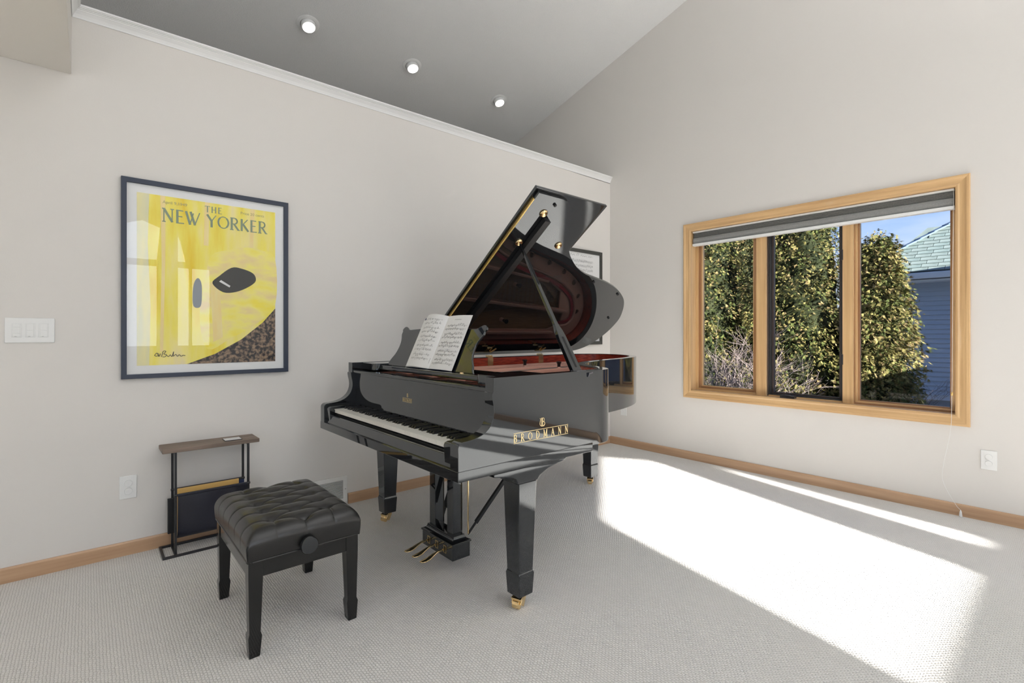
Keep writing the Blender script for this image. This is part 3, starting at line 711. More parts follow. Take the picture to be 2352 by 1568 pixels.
for k in range(52):
    placed('white_key', wkm, GP, (1.1625, KY1 - wk * (k + 0.5), KZ))
    # lowest note A0 at the left; black key to the right of this white key?
    note = 'ABCDEFG'[k % 7]
    if note in 'ACDFG' and k < 51:
        placed('black_key', bkm, GP, (1.212, KY1 - wk * (k + 1), KZ + 0.0003))
MB().box(1.312, 1.316, KY0, KY1, KZ - 0.004, KZ + 0.001).build('name_felt', M['redfelt'], GP)
# fallboard + batten
MB().prism([(1.314, 0.745), (1.322, 0.80), (1.326, 0.87), (1.324, 0.946), (1.345, 0.946), (1.345, 0.745)], 1, YR + TH_, YL - TH_).build('fallboard', LQ, GP, bevel=0.001)
MB().box(1.303, 1.36, YR + TH_, YL - TH_, 0.948, 0.964).build('name_batten', LQ, GP, bevel=0.003)
fb = MB(); badge(lambda u, v_: (1.3232 - 0.0, 2.405 - u, 0.842 + v_), fb, -0.052, 0.052, -0.0135, 0.0158, 0.0012, 0.02)
def fbx(z): # fallboard face x at height z
    P = [(0.745, 1.314), (0.80, 1.322), (0.87, 1.326), (0.946, 1.324)]
    for (a, xa), (b_, xb) in zip(P[:-1], P[1:]):
        if z <= b_: return xa + (xb - xa) * (z - a) / (b_ - a)
fb.v = [(fbx(z) - 0.0006, y, z) for x, y, z in fb.v]
fb.build('fallboard_lettering', M['gold'], GP, fix=False)
sb = MB(); badge(lambda u, v_: (1.585 + u, YR - 0.0006, 0.727 + v_), sb, -0.174, 0.174, -0.003, 0.0325, 0.0022, 0.038)
sb.build('side_lettering', M['gold'], GP, fix=False)

# plate, soundboard, strings
plo = offset(plan, 0.075)
outer = [(1.43, YR + 0.075)] + [p for p in plo[0:-1] if p[0] > 1.44] + [(1.43, YL - 0.075)]
holes = [[(1.70, 1.80), (1.70, 2.02), (2.22, 2.12), (2.12, 1.92), (1.98, 1.80)],
         [(1.70, 2.06), (1.70, 2.34), (2.95, 2.50), (2.80, 2.36), (2.50, 2.27), (2.30, 2.17)],
         [(1.70, 2.38), (1.70, 2.66), (3.28, 2.76), (3.24, 2.60), (3.08, 2.52)],
         [(1.70, 2.70), (1.70, 2.97), (3.20, 2.97), (3.34, 2.92), (3.34, 2.81)]]
for cx, cy in ((2.22, 1.87), (2.30, 2.02), (2.42, 2.14), (2.60, 2.245), (2.80, 2.30), (3.02, 2.345), (3.22, 2.41), (3.38, 2.50), (3.49, 2.63), (3.53, 2.79)):
    holes.append(circle(cx, cy, 0.026, 18)[::-1])
plate('iron_plate', [outer] + holes, 0.900, 0.915, M['copper'], 'XY', GP, bevel=0.003)
plate('soundboard', [[(1.6, YR + 0.07)] + [p for p in plo[1:-1] if p[0] > 1.61] + [(1.6, YL - 0.07)]], 0.858, 0.866, M['soundboard'], 'XY', GP)
for a, b_ in (((1.44, 2.03, 0.932), (2.24, 2.145, 0.932)), ((1.44, 2.36, 0.932), (3.04, 2.515, 0.932)), ((1.44, 2.68, 0.932), (3.36, 2.785, 0.932)), ((1.44, 1.77, 0.932), (2.05, 1.79, 0.932)), ((1.44, 3.0, 0.932), (3.25, 3.0, 0.932))):
    MB().bar(a, b_, 0.024, 0.038).build('plate_strut', M['copper'], GP, bevel=0.004)
MB().box(1.69, 1.72, YR + 0.1, YL - 0.1, 0.915, 0.935).build('agraffe_ridge', M['copper'], GP, bevel=0.003)
hp = [p for p in offset(plan, 0.20) if p[0] > 2.0 and p[1] < 2.98][::3]
MB().tube([(x, y, 0.925) for x, y in hp], 0.012, 8).build('hitch_ridge', M['copper'], GP, smooth=True)
hf = [p for p in offset(plan, 0.235) if p[0] > 2.1 and p[1] < 2.95][::3]
rf = MB()
for (a, b_), (c, d) in zip(hf[:-1], hf[1:]): rf.bar((a, b_, 0.924), (c, d, 0.924), 0.03, 0.006)
rf.build('felt_strip', M['redfelt'], GP)
br = MB()
bpts = [(2.0, 1.95), (2.35, 2.22), (2.7, 2.40), (3.05, 2.55), (3.2, 2.66)]
for a, b_ in zip(bpts[:-1], bpts[1:]): br.bar((*a, 0.89), (*b_, 0.89), 0.03, 0.05)
br.build('treble_bridge', M['soundboard'], GP)
st = MB(); pins = MB(); dmp = MB()
ends = []
for i in range(110):
    f_ = i / 109
    y0 = 1.80 + 1.17 * f_
    x1 = 2.10 + (3.28 - 2.10) * min(1, f_ * 1.25) ** 0.75; y1 = y0 + 0.08 - 0.02 * f_
    if f_ > 0.78: x1 = 3.2 - 0.1 * (f_ - 0.78); y1 = y0 - 0.28
    st.bar((1.56, y0, 0.921), (x1, y1, 0.923 + (0.012 if f_ > 0.78 else 0)), 0.0016 if f_ > 0.6 else 0.0011)
    for k in range(2):
        pins.add([(1.52 + 0.035 * k + dx, y0 + dy, z) for z in (0.915, 0.94) for dx, dy in ((-0.003, -0.003), (0.003, -0.003), (0.003, 0.003), (-0.003, 0.003))],
                 [(4, 5, 6, 7), (0, 1, 5, 4), (1, 2, 6, 5), (2, 3, 7, 6), (3, 0, 4, 7)])
    if i % 2 == 0 and f_ > 0.12: dmp.box(1.76, 1.86 + 0.05 * f_, y0 - 0.005, y0 + 0.005, 0.928, 0.955)
stuff(st.build('strings', M['steel'], GP, fix=False)); stuff(pins.build('tuning_pins', M['steel'], GP, fix=False)); stuff(dmp.build('dampers', M['matteblack'], GP, fix=False))
MB().box(1.72, 1.75, 1.80, 2.97, 0.917, 0.926).build('felt_strip', M['redfelt'], GP)
MB().prism([(1.62, 1.682), (1.62, 1.86), (1.78, 1.86), (2.02, 1.72), (2.02, 1.682)], 2, 0.93, 0.975).build('treble_cover', M['matteblack'], GP, bevel=0.004)
for x, y, z0, z1 in ((2.63, 2.885, 0.915, 0.995), (2.69, 2.57, 0.915, 0.992)):
    pb_ = MB().lathe([(0.018, 0), (0.016, 0.02), (0.014, 0.035)], 16, (x, y, z0)).build('plate_bolt', M['copper'], GP, smooth=True)
    MB().lathe([(0.012, 0.03), (0.013, z1 - z0 - 0.02), (0.020, z1 - z0 - 0.008), (0.020, z1 - z0 - 0.002), (0.013, z1 - z0)], 16, (x, y, z0)).build('bolt_cap', M['darksteel'], pb_, smooth=True)

# music desk: blocks, tray rail, panel
for y0, y1 in ((YR + TH_, YR + 0.235), (YL - 0.235, YL - TH_)):
    pts = [(1.66, y0), (1.66, y1)] + [(1.40 + 0.03 * math.cos(R(a)) , (y1 if y0 < 2 else y0) + (-1 if y0 < 2 else 1) * (0.03 - 0.03 * math.sin(R(a)))) for a in range(90, 181, 15)]
    if y0 < 2: poly_ = [(1.66, y0), (1.66, y1), (1.41, y1)] + [(1.41 + 0.04 * math.cos(R(a)), y1 - 0.04 + 0.04 * math.sin(R(a))) for a in range(100, 181, 16)] + [(1.37, y0)]
    else: poly_ = [(1.66, y1), (1.66, y0), (1.41, y0)] + [(1.41 + 0.04 * math.cos(R(a)), y0 + 0.04 - 0.04 * math.sin(R(a))) for a in range(100, 181, 16)] + [(1.37, y1)]
    MB().prism(poly_, 2, 0.967, ZT - 0.002).build('desk_slide_block', LQ, GP, bevel=0.003)
MB().box(1.405, 1.44, YR + 0.236, YL - 0.236, 0.972, 1.000).build('music_tray_rail', LQ, GP, bevel=0.005, seg=3)
MB().box(1.60, 1.66, YR + 0.236, YL - 0.236, 0.972, 0.996).build('music_tray_rail', LQ, GP, bevel=0.004)
MB().box(1.44, 1.60, YR + 0.30, YL - 0.30, 0.984, 0.996).build('music_tray', LQ, GP)
cy_ = 2.452
half = [(0, 0.252), (0.09, 0.258), (0.20, 0.256), (0.30, 0.252), (0.355, 0.250), (0.385, 0.262), (0.41, 0.272), (0.432, 0.268), (0.446, 0.250), (0.436, 0.236), (0.434, 0.215), (0.418, 0.19), (0.404, 0.16), (0.402, 0.12), (0.414, 0.08), (0.440, 0.045), (0.452, 0.02), (0.470, 0.0)]
half = catmull([(a, b_) for a, b_ in half[:-1]], 3) + [half[-1]]
prof2 = [(-a, b_) for a, b_ in half[::-1]] + [(a, b_) for a, b_ in half[1:]]
TD = R(25)
def desk(u, v_, n_=0.0, x0=1.457, y0=cy_, z0=0.999, td=TD):
    # u towards -y, v up the slope, n towards the player
    return (x0 + v_ * math.sin(td) - n_ * math.cos(td), y0 - u, z0 + v_ * math.cos(td) + n_ * math.sin(td))
mdk = MB(); n_ = len(prof2)
mdk.add([desk(u, v_, 0) for u, v_ in prof2] + [desk(u, v_, -0.014) for u, v_ in prof2], [tuple(range(n_)), tuple(range(n_, 2 * n_))[::-1]] + [(i, (i + 1) % n_, n_ + (i + 1) % n_, n_ + i) for i in range(n_)])
mdo = mdk.build('music_desk', LQ, GP, bevel=0.004, seg=3)
for y in (2.15, 2.75):
    MB().bar((1.56, y, 0.998), (1.58, y, 1.13), 0.02, 0.008, up=(0, 1, 0)).build('desk_strut', M['matteblack'], mdo)
MB().lathe([(0.012, 0), (0.012, 0.006)], 14, (1.425, 2.03, 1.0)).build('hinge_pin', M['brass'], mdo)

# lid
AL = R(37)
# slight twist added to the lid so its underside mirrors the sunlit carpet
def lidp(x, w_, h_=0.0): return (x, 3.16 - w_ * math.cos(AL) + h_ * math.sin(AL), 1.03 + w_ * math.sin(AL) + h_ * math.cos(AL) - 0.038 * (x - 2.0) * w_ / 1.5)
lo_ = [(1.862, 0.0), (1.862, 1.545), (2.045, 1.551), (2.105, 1.541), (2.158, 1.513), (2.19, 1.482), (2.243, 1.396), (2.321, 1.292), (2.375, 1.23), (2.422, 1.183), (2.485, 1.138), (2.596, 1.074), (2.741, 1.023), (2.903, 0.995), (3.062, 0.965), (3.228, 0.912), (3.383, 0.832), (3.475, 0.760), (3.56, 0.665), (3.64, 0.54), (3.675, 0.40), (3.677, 0.275), (3.64, 0.13), (3.55, 0.04), (3.42, 0.0)]
lo_ = lo_[:3] + catmull(lo_[2:], 4)[1:]
def lslab(outline, h0, h1, step=0.08):
    bm_ = bmesh.new(); bm_.faces.new([bm_.verts.new((x, w_, 0)) for x, w_ in outline])
    for ax in (0, 1):
        lo_v = min(p[ax] for p in outline); hi_v = max(p[ax] for p in outline); k = 1
        while lo_v + k * step < hi_v - 0.01:
            co = [0, 0, 0]; co[ax] = lo_v + k * step + 0.0007; no = [0, 0, 0]; no[ax] = 1
            bmesh.ops.bisect_plane(bm_, geom=bm_.verts[:] + bm_.edges[:] + bm_.faces[:], dist=1e-6, plane_co=co, plane_no=no); k += 1
    bm_.verts.index_update(); bm_.verts.ensure_lookup_table(); nv = len(bm_.verts); mb = MB()
    vs = [lidp(v.co.x, v.co.y, h0) for v in bm_.verts] + [lidp(v.co.x, v.co.y, h1) for v in bm_.verts]
    fs = []
    for f in bm_.faces:
        ids = [v.index for v in f.verts]; fs.append(tuple(ids)); fs.append(tuple(i + nv for i in ids)[::-1])
    for e_ in bm_.edges:
        if len(e_.link_faces) == 1: i, j = (v.index for v in e_.verts); fs.append((i, j, j + nv, i + nv))
    bm_.free(); mb.add(vs, fs); return mb
LID = lslab(lo_, 0, 0.020).build('lid', LQ, GP, bevel=0.003)
lslab([(1.845, 0.0), (1.845, 1.562), (2.43, 1.585), (2.43, 0.0)], 0.024, 0.043).build('lid_front_flap', LQ, LID, bevel=0.004)
lslab([(1.8585, 0.10), (1.8585, 1.50), (1.8625, 1.50), (1.8625, 0.10)], 0.001, 0.010).build('piano_hinge', M['hingebrass'], LID)
lslab([(1.8585, 0.10), (1.8585, 1.50), (1.8625, 1.50), (1.8625, 0.10)], 0.013, 0.022).build('piano_hinge', M['hingebrass'], LID)
hn = Vector((0, -math.sin(AL), -math.cos(AL)))  # out of underside
def on_lid(x, w_): return Vector(lidp(x, w_, 0))
for x, w_ in ((1.964, 1.194), (1.985, 1.430), (2.272, 1.232)):
    MB().lathe([(0.024, 0), (0.026, 0.004), (0.022, 0.010), (0.018, 0.012), (0.012, 0.008), (0.003, 0.006)], 24, on_lid(x, w_), hn).build('prop_cup', M['brass'], LID, smooth=True)
for x, w_ in ((2.017, 1.503), (2.875, 0.965), (3.271, 0.866), (3.472, 0.552), (3.3, 0.15)):
    MB().lathe([(0.010, 0), (0.010, 0.008), (0.007, 0.011)], 12, on_lid(x, w_), hn).build('rubber_bumper', M['matteblack'], LID, smooth=True)
lslab([(2.002, 0.20), (2.048, 0.20), (2.048, 1.405), (2.002, 1.405)], -0.032, -0.0005).build('lid_bar', M['matteblack'], LID, bevel=0.002)
# lid hinges on the spine
for x in (2.43, 2.99):
    hg = MB(); hg.box(x - 0.028, x + 0.028, YL - TH_ - 0.012, YL - TH_ - 0.002, 0.945, ZT + 0.004)
    hg.tube([(x - 0.03, YL - 0.05, ZT + 0.008), (x + 0.03, YL - 0.05, ZT + 0.008)], 0.007, 12)
    a = Vector(lidp(x, 0.04, -0.004)); b_ = Vector(lidp(x, 0.10, -0.004))
    hg.bar(a, b_, 0.05, 0.005, up=hn)
    hgo = hg.build('lid_hinge', M['brass'], GP, smooth=True)
    MB().tube([Vector(lidp(x + 0.03, 0.05, -0.012)), Vector(lidp(x + 0.055, 0.105, -0.014))], 0.006, 10).build('hinge_pin_knob', M['hingebrass'], hgo, smooth=True)
# prop stick
P1 = Vector((1.862, YR + 0.035, ZT - 0.01)); P2 = on_lid(1.963, 1.195) + hn * 0.012
dv = (P2 - P1)
side = Vector((1, 0, 0)); pn = dv.normalized().cross(side).normalized(); side = pn.cross(dv.normalized()).normalized()
def psec(t_, w_, th): return [P1 + dv * t_ + side * (sx * w_ / 2) + pn * (sn * th / 2) for sx, sn in ((-1, -1), (1, -1), (1, 1), (-1, 1))]
secs = [(0.0, 0.062, 0.024), (0.10, 0.060, 0.024), (0.24, 0.054, 0.024), (0.285, 0.046, 0.024), (0.32, 0.031, 0.020), (0.36, 0.025, 0.018), (0.5, 0.026, 0.018), (0.8, 0.022, 0.017), (0.95, 0.014, 0.013), (1.0, 0.012, 0.012)]
pr = MB(); vs = []
for s_ in secs: vs += psec(*s_)
k_ = len(secs); fs = [(0, 1, 2, 3), tuple(4 * (k_ - 1) + i for i in (3, 2, 1, 0))]
for i in range(k_ - 1):
    for k in range(4): fs.append((i * 4 + k, i * 4 + (k + 1) % 4, (i + 1) * 4 + (k + 1) % 4, (i + 1) * 4 + k))
pr.add(vs, fs); pro = pr.build('prop_stick', LQ, GP, bevel=0.003, seg=3)
gr = MB()
for sgn in (-1, 1):
    q0 = P1 + dv * 0.03 + pn * (0.0125 * sgn); q1 = P1 + dv * 0.235 + pn * (0.0125 * sgn)
    gr.bar(q0, q1, 0.013, 0.001, up=pn)
gr.build('prop_groove', M['matteblack'], pro)
MB().box(1.832, 1.902, YR + 0.008, YR + 0.05, ZT - 0.001, ZT + 0.004).build('prop_bracket', M['darksteel'], pro, bevel=0.001)
MB().tube([(1.905, YR - 0.003, ZT - 0.030), (1.908, YR - 0.006, ZT - 0.014), (1.938, YR - 0.004, ZT - 0.010)], [0.003, 0.005, 0.003], 8).build('prop_catch', M['darksteel'], pro, smooth=True)

# legs
def leg_mesh(x, y, w1, w0, wb0, wb1, ztop, zbox, zbot, axis_shift=(0, 0)):
    # x,y = corner nearest the camera at the top; body centred around top centre
    cx_, cy2 = x + w1 / 2, y + w1 / 2
    mb = MB(); secs_ = [(ztop, w1), (zbox + 0.016, w0), (zbox + 0.012, w0 + 0.001), (zbox, wb0), (zbot + 0.004, wb1), (zbot, wb1 - 0.006)]
    vs = []
    for z, w_ in secs_: vs += [(cx_ - w_ / 2, cy2 - w_ / 2, z), (cx_ + w_ / 2, cy2 - w_ / 2, z), (cx_ + w_ / 2, cy2 + w_ / 2, z), (cx_ - w_ / 2, cy2 + w_ / 2, z)]
    fs = [(0, 1, 2, 3), tuple(4 * (len(secs_) - 1) + i for i in (3, 2, 1, 0))]
    for i in range(len(secs_) - 1):
        for k in range(4): fs.append((i * 4 + k, i * 4 + (k + 1) % 4, (i + 1) * 4 + (k + 1) % 4, (i + 1) * 4 + k))
    mb.add(vs, fs); return mb, cx_, cy2
FZ = 1.2 - 1.2 / 0.97   # authored floor level of the piano before its placement scale
def caster(cx_, cy2, zt, par, ang):
    # brass fork and wheel
    d = Vector((math.cos(ang), math.sin(ang), 0)); s_ = Vector((-d.y, d.x, 0)); O_ = Vector((cx_, cy2, 0))
    mb = MB()
    mb.lathe([(0.022, zt - 0.006), (0.022, zt + 0.001)], 20, (cx_, cy2, 0))
    for sg in (-1, 1):
        a = O_ + s_ * (0.022 * sg)
        mb.bar(a + Vector((0, 0, zt - 0.003)) - d * 0.002, a + d * 0.024 + Vector((0, 0, FZ + 0.014)), 0.006, 0.036, up=d)
    mb.bar(O_ + Vector((0, 0, zt - 0.004)) - d * 0.014, O_ + Vector((0, 0, zt - 0.014)) + d * 0.04, 0.050, 0.010)
    c = mb.build('caster', M['brass'], par, bevel=0.002)
    MB().lathe([(0.010, -0.018), (0.0195, -0.015), (0.0195, 0.015), (0.010, 0.018)], 24, O_ + d * 0.030 + Vector((0, 0, FZ + 0.020)), s_)\
        .build('caster_wheel', M['brass'], par, smooth=True)
    return c
LEGS = [(1.440, YR - 0.002, 0.108, 1), (1.455, 2.955, 0.112, 0), (3.10, 2.60, 0.112, 0)]
for i, (x, y, w1, fr_) in enumerate(LEGS):
    mb, cx_, cy2 = leg_mesh(x, y, w1, 0.084, 0.093, 0.083, 0.535, 0.115, 0.0195)
    lg = mb.build('leg', LQ, GP, bevel=0.003, seg=2)
    caster(cx_, cy2, 0.0195, lg, R(200 if i < 2 else 215))
    # capital block up to the case
    if i == 0:
        cap_ = [(x - 0.012, 0.56), (x - 0.004, 0.535), (x + w1 + 0.006, 0.535), (x + w1 + 0.022, 0.553), (x + w1 + 0.075, 0.575), (x + w1 + 0.175, 0.592), (x + w1 + 0.20, 0.604), (x - 0.14, 0.604), (x - 0.14, 0.59), (x - 0.05, 0.575)]
        MB().prism(cap_, 1, y, y + w1 + 0.02).build('leg_bracket', LQ, GP, bevel=0.003)
    elif i == 1:
        cap_ = [(x - 0.012, 0.56), (x - 0.004, 0.535), (x + w1 + 0.006, 0.535), (x + w1 + 0.022, 0.553), (x + w1 + 0.075, 0.575), (x + w1 + 0.175, 0.592), (x + w1 + 0.20, 0.604), (x - 0.14, 0.604), (x - 0.14, 0.59), (x - 0.05, 0.575)]
        MB().prism(cap_, 1, y - 0.02, y + w1).build('leg_bracket', LQ, GP, bevel=0.003)
    else:
        MB().box(x - 0.04, x + w1 + 0.04, y - 0.04, y + w1 + 0.04, 0.535, 0.70).build('leg_bracket', LQ, GP, bevel=0.003)

# lyre
LY = MB().box(1.44, 1.50, 2.05, 2.46, 0.575, 0.604).build('lyre', LQ, GP, bevel=0.003)
for y0 in (2.33, 2.155):
    MB().prism([(1.455, y0), (1.515, y0), (1.515, y0 + 0.058), (1.455, y0 + 0.058)], 2, 0.13, 0.578).build('lyre_post', LQ, LY, bevel=0.002)
ly = MB(); ly.box(1.425, 1.535, 2.115, 2.415, 0.025, 0.105)
vs = []
for z, ins in ((0.103, -0.006), (0.112, -0.006), (0.116, 0.004), (0.122, 0.014), (0.134, 0.020), (0.14, 0.020)):
    vs += [(1.425 + ins, 2.115 + ins, z), (1.535 - ins, 2.115 + ins, z), (1.535 - ins, 2.415 - ins, z), (1.425 + ins, 2.415 - ins, z)]
fs = [(0, 1, 2, 3), (20, 21, 22, 23)]
for i in range(5):
    for k in range(4): fs.append((i * 4 + k, i * 4 + (k + 1) % 4, (i + 1) * 4 + (k + 1) % 4, (i + 1) * 4 + k))
ly.add(vs, fs)
ly.build('pedal_box', LQ, LY, bevel=0.002)
for y in (2.345, 2.265, 2.185):
    plate('pedal_escutcheon', [rect(y - 0.0125, y + 0.0125, 0.048, 0.088), rect(y - 0.0085, y + 0.0085, 0.050, 0.084)], 1.4225, 1.4255, M['brass'], 'YZ', LY)
    sec_ = [(1.43, 0.066, 0.006, 0.005), (1.40, 0.068, 0.006, 0.006), (1.375, 0.066, 0.007, 0.006), (1.35, 0.057, 0.012, 0.006), (1.325, 0.047, 0.017, 0.006), (1.30, 0.043, 0.018, 0.005), (1.283, 0.043, 0.014, 0.004), (1.276, 0.044, 0.006, 0.003)]
    mb = MB(); vs = []
    for x, z, hw, th in sec_:
        for k in range(10):
            a = 2 * math.pi * k / 10; vs.append((x, y + hw * math.cos(a), z + th * math.sin(a)))
    fs = [tuple(range(10)), tuple(range(70, 80))[::-1]]
    for i in range(7):
        for k in range(10): fs.append((i * 10 + k, i * 10 + (k + 1) % 10, (i + 1) * 10 + (k + 1) % 10, (i + 1) * 10 + k))
    mb.add(vs, fs); mb.build('pedal', M['brass'], LY, smooth='full')
for y in (2.33 - 0.028, 2.125):
    MB().tube([(1.53, y, 0.14), (1.53, y, 0.60)], 0.004, 8).build('trap_rod', M['brass'], LY, smooth=True)
for y0, y1 in ((2.14, 1.98), (2.40, 2.56)):
    a = Vector((1.54, y0, 0.13)); b_ = Vector((1.86, y1, 0.62)); mdd = a + (b_ - a) * 0.12
    mb = MB(); mb.bar(a, mdd, 0.014, 0.010); mb.bar(mdd, b_, 0.030, 0.016); mb.build('brace', M['matteblack'], LY, bevel=0.002)

# ================================================================== sheet music book
def notation(mb, F, rows, u0, u1, v1, dv_, gap, seed, lw=0.0005, dens=1.0, pair=True, ns=1.0):
    """rows of staves with notes; F(u,v)"""
    rnd = random.Random(seed)
    for r_ in range(rows):
        vt_ = v1 - r_ * dv_
        a0 = u0 + (0.012 if r_ == 0 else 0)
        for k in range(5): ribbon(mb, [(a0, vt_ - k * gap), (a0 + (u1 - a0) * 0.25, vt_ - k * gap), (a0 + (u1 - a0) * 0.5, vt_ - k * gap), (a0 + (u1 - a0) * 0.75, vt_ - k * gap), (u1, vt_ - k * gap)], lw, F, 1)
        ribbon(mb, arc(a0 + 0.004, vt_ - 2 * gap, 0.0025 * ns, 0.006 * ns, 60, 400, 8), 0.0012 * ns, F, 0)
        u = a0 + 0.014
        while u < u1 - 0.01:
            if rnd.random() < 0.72 * dens:
                nb = rnd.choice((2, 3, 4)); vb = vt_ - rnd.uniform(0, 4) * gap; sl = rnd.uniform(-0.3, 0.4); up = rnd.choice((1, -1))
                stp = rnd.uniform(0.0045, 0.006) * ns
                for q_ in range(nb):
                    uu = u + q_ * stp; vv = vb + sl * q_ * stp + rnd.uniform(-1, 1) * gap
                    if uu > u1 - 0.004: break
                    ribbon(mb, [(uu - 0.0013 * ns, vv - 0.0003), (uu + 0.0013 * ns, vv + 0.0003)], 0.0022 * ns, F, 0)
                    ribbon(mb, [(uu + 0.0011 * ns, vv), (uu + 0.0011 * ns, vb + sl * q_ * stp + up * 0.009 * ns)], 0.0006 * ns, F, 0)
                if u + (nb - 1) * stp < u1 - 0.004:
                    ribbon(mb, [(u + 0.001, vb + up * 0.009 * ns), (u + (nb - 1) * stp + 0.001, vb + sl * (nb - 1) * stp + up * 0.009 * ns)], 0.0014 * ns, F, 0)
                u += nb * stp + 0.004
            elif rnd.random() < 0.3:
                ribbon(mb, [(u, vt_), (u, vt_ - 4 * gap)], 0.0006 * ns, F, 0); u += 0.005
            else: u += 0.006
        if rnd.random() < 0.6:
            uc = rnd.uniform(u0 + 0.05, u1 - 0.05); ribbon(mb, arc(uc, vt_ + 0.002, 0.03 * ns, 0.006 * ns, 150, 30, 8), 0.0007 * ns, F, 0)
        ribbon(mb, [(u1, vt_), (u1, vt_ - 4 * gap)], 0.0007 * ns, F, 0)
BK = thing('music_book', 'open sheet music book leaning on the music desk of piano', 'book', (1.43, 2.385, 1.001))
BT = R(25); PH = 0.328
def bk(u, v_, n_): return desk(u, v_, n_, 1.450, 2.388, 1.0015, BT)
def rp(u, v_, e=0.0): # right page u in 0..0.232
    n_ = 0.010 * math.sin(min(1, u / 0.232) * math.pi) * 0.7 + 0.004; return bk(u + 0.02 * (v_ / PH) * 0.0, v_, n_ + e)
def lp(u, v_, e=0.0): # left page, u 0..0.25 leftwards, bulging with the top more curled
    f_ = u / 0.245; bul = (0.022 + 0.016 * v_ / PH)
    n_ = bul * math.sin(min(1.0, f_) * math.pi * 0.92) ** 0.8 + 0.004; return bk(-u * (0.985 - 0.10 * v_ / PH), v_, n_ + e)
MB().grid(lambda a, b_: rp(a * 0.232, b_ * PH), 16, 4).build('right_page', M['paper'], BK, smooth='full', fix=False)
MB().grid(lambda a, b_: lp(a * 0.245, b_ * PH), 24, 6).build('left_page', M['paper'], BK, smooth='full', fix=False)
MB().grid(lambda a, b_: bk(-0.01 - a * 0.255, b_ * (PH - 0.02), 0.002 + 0.006 * math.sin(a * math.pi)), 12, 2).build('under_page', M['paper'], BK, smooth='full', fix=False)
MB().grid(lambda a, b_: bk(-0.26 + a * 0.488, b_ * (PH - 0.006), 0.0), 10, 2).build('cover', M['navy'], BK, fix=False)
mb = MB()
FR = lambda u, v_: rp(u, v_, 0.0007)
for s_ in range(5):
    notation(mb, FR, 2, 0.018, 0.215, 0.268 - s_ * 0.052, 0.021, 0.0016, 10 + s_, 0.0003, 1.1, ns=0.8)
for k in range(14): ribbon(mb, [(0.085 + k * 0.0048, 0.300), (0.088 + k * 0.0048, 0.303 if k % 3 else 0.300)], 0.0016, FR, 0)
FL = lambda u, v_: lp(0.235 - u, v_, 0.0007)
for s_ in range(5):
    notation(mb, FL, 2, 0.025, 0.205, 0.300 - s_ * 0.055, 0.024, 0.0016, 30 + s_, 0.0003, 0.8, ns=0.8)
ribbon(mb, [(0.222, 0.03), (0.222, 0.062)], 0.0012, FL, 0)
stuff(mb.build('printed_notes', [M['ink'], M['inkgrey']], BK, fix=False))

# the piano stands a little nearer than it was laid out: scale it and its book about the eye height point
for t_ in (GP, BK):
    c0 = Vector((0, 0, 1.2)); t_.location = c0 + (Vector(t_.location) - c0) * 0.97; t_.scale = (0.97, 0.97, 0.97)

# ================================================================== piano bench
BN = thing('piano_bench', 'black piano bench with tufted leather seat in front of keyboard', 'bench', (0.657, 2.285, 0))
bx0, bx1, by0, by1 = 0.448, 0.866, 1.995, 2.575
BW = M['benchwood']
for x, y in ((bx0, by0), (bx1 - 0.05, by0), (bx0, by1 - 0.05), (bx1 - 0.05, by1 - 0.05)):
    sx = 1 if x > 0.6 else -1; sy = 1 if y > 2.2 else -1
    secs_ = [(0.354, 0.050), (0.29, 0.050), (0.090, 0.039), (0.077, 0.047), (0.003, 0.037), (0.0, 0.034)]
    mb = MB(); vs = []
    ox = x if sx < 0 else x + 0.05; oy = y if sy < 0 else y + 0.05
    for z, w_ in secs_:
        ins = 0 if z > 0.28 else (0.004 if w_ != 0.047 else 0)
        xa, xb = (ox + ins, ox + ins + w_) if sx < 0 else (ox - ins - w_, ox - ins)
        ya, yb = (oy + ins, oy + ins + w_) if sy < 0 else (oy - ins - w_, oy - ins)
        vs += [(xa, ya, z), (xb, ya, z), (xb, yb, z), (xa, yb, z)]
    fs = [(0, 1, 2, 3), tuple(4 * 5 + i for i in (3, 2, 1, 0))]
    for i in range(5):
        for k in range(4): fs.append((i * 4 + k, i * 4 + (k + 1) % 4, (i + 1) * 4 + (k + 1) % 4, (i + 1) * 4 + k))
    mb.add(vs, fs); mb.build('leg', BW, BN, bevel=0.002)
for y in (by0 + 0.004, by1 - 0.024): MB().box(bx0 + 0.05, bx1 - 0.05, y, y + 0.02, 0.294, 0.354).build('apron', BW, BN, bevel=0.001)
for x in (bx0 + 0.004, bx1 - 0.024): MB().box(x, x + 0.02, by0 + 0.05, by1 - 0.05, 0.294, 0.354).build('apron', BW, BN, bevel=0.001)
MB().box(bx0 + 0.02, bx1 - 0.02, by0 + 0.02, by1 - 0.02, 0.335, 0.358).build('seat_board', M['matteblack'], BN)
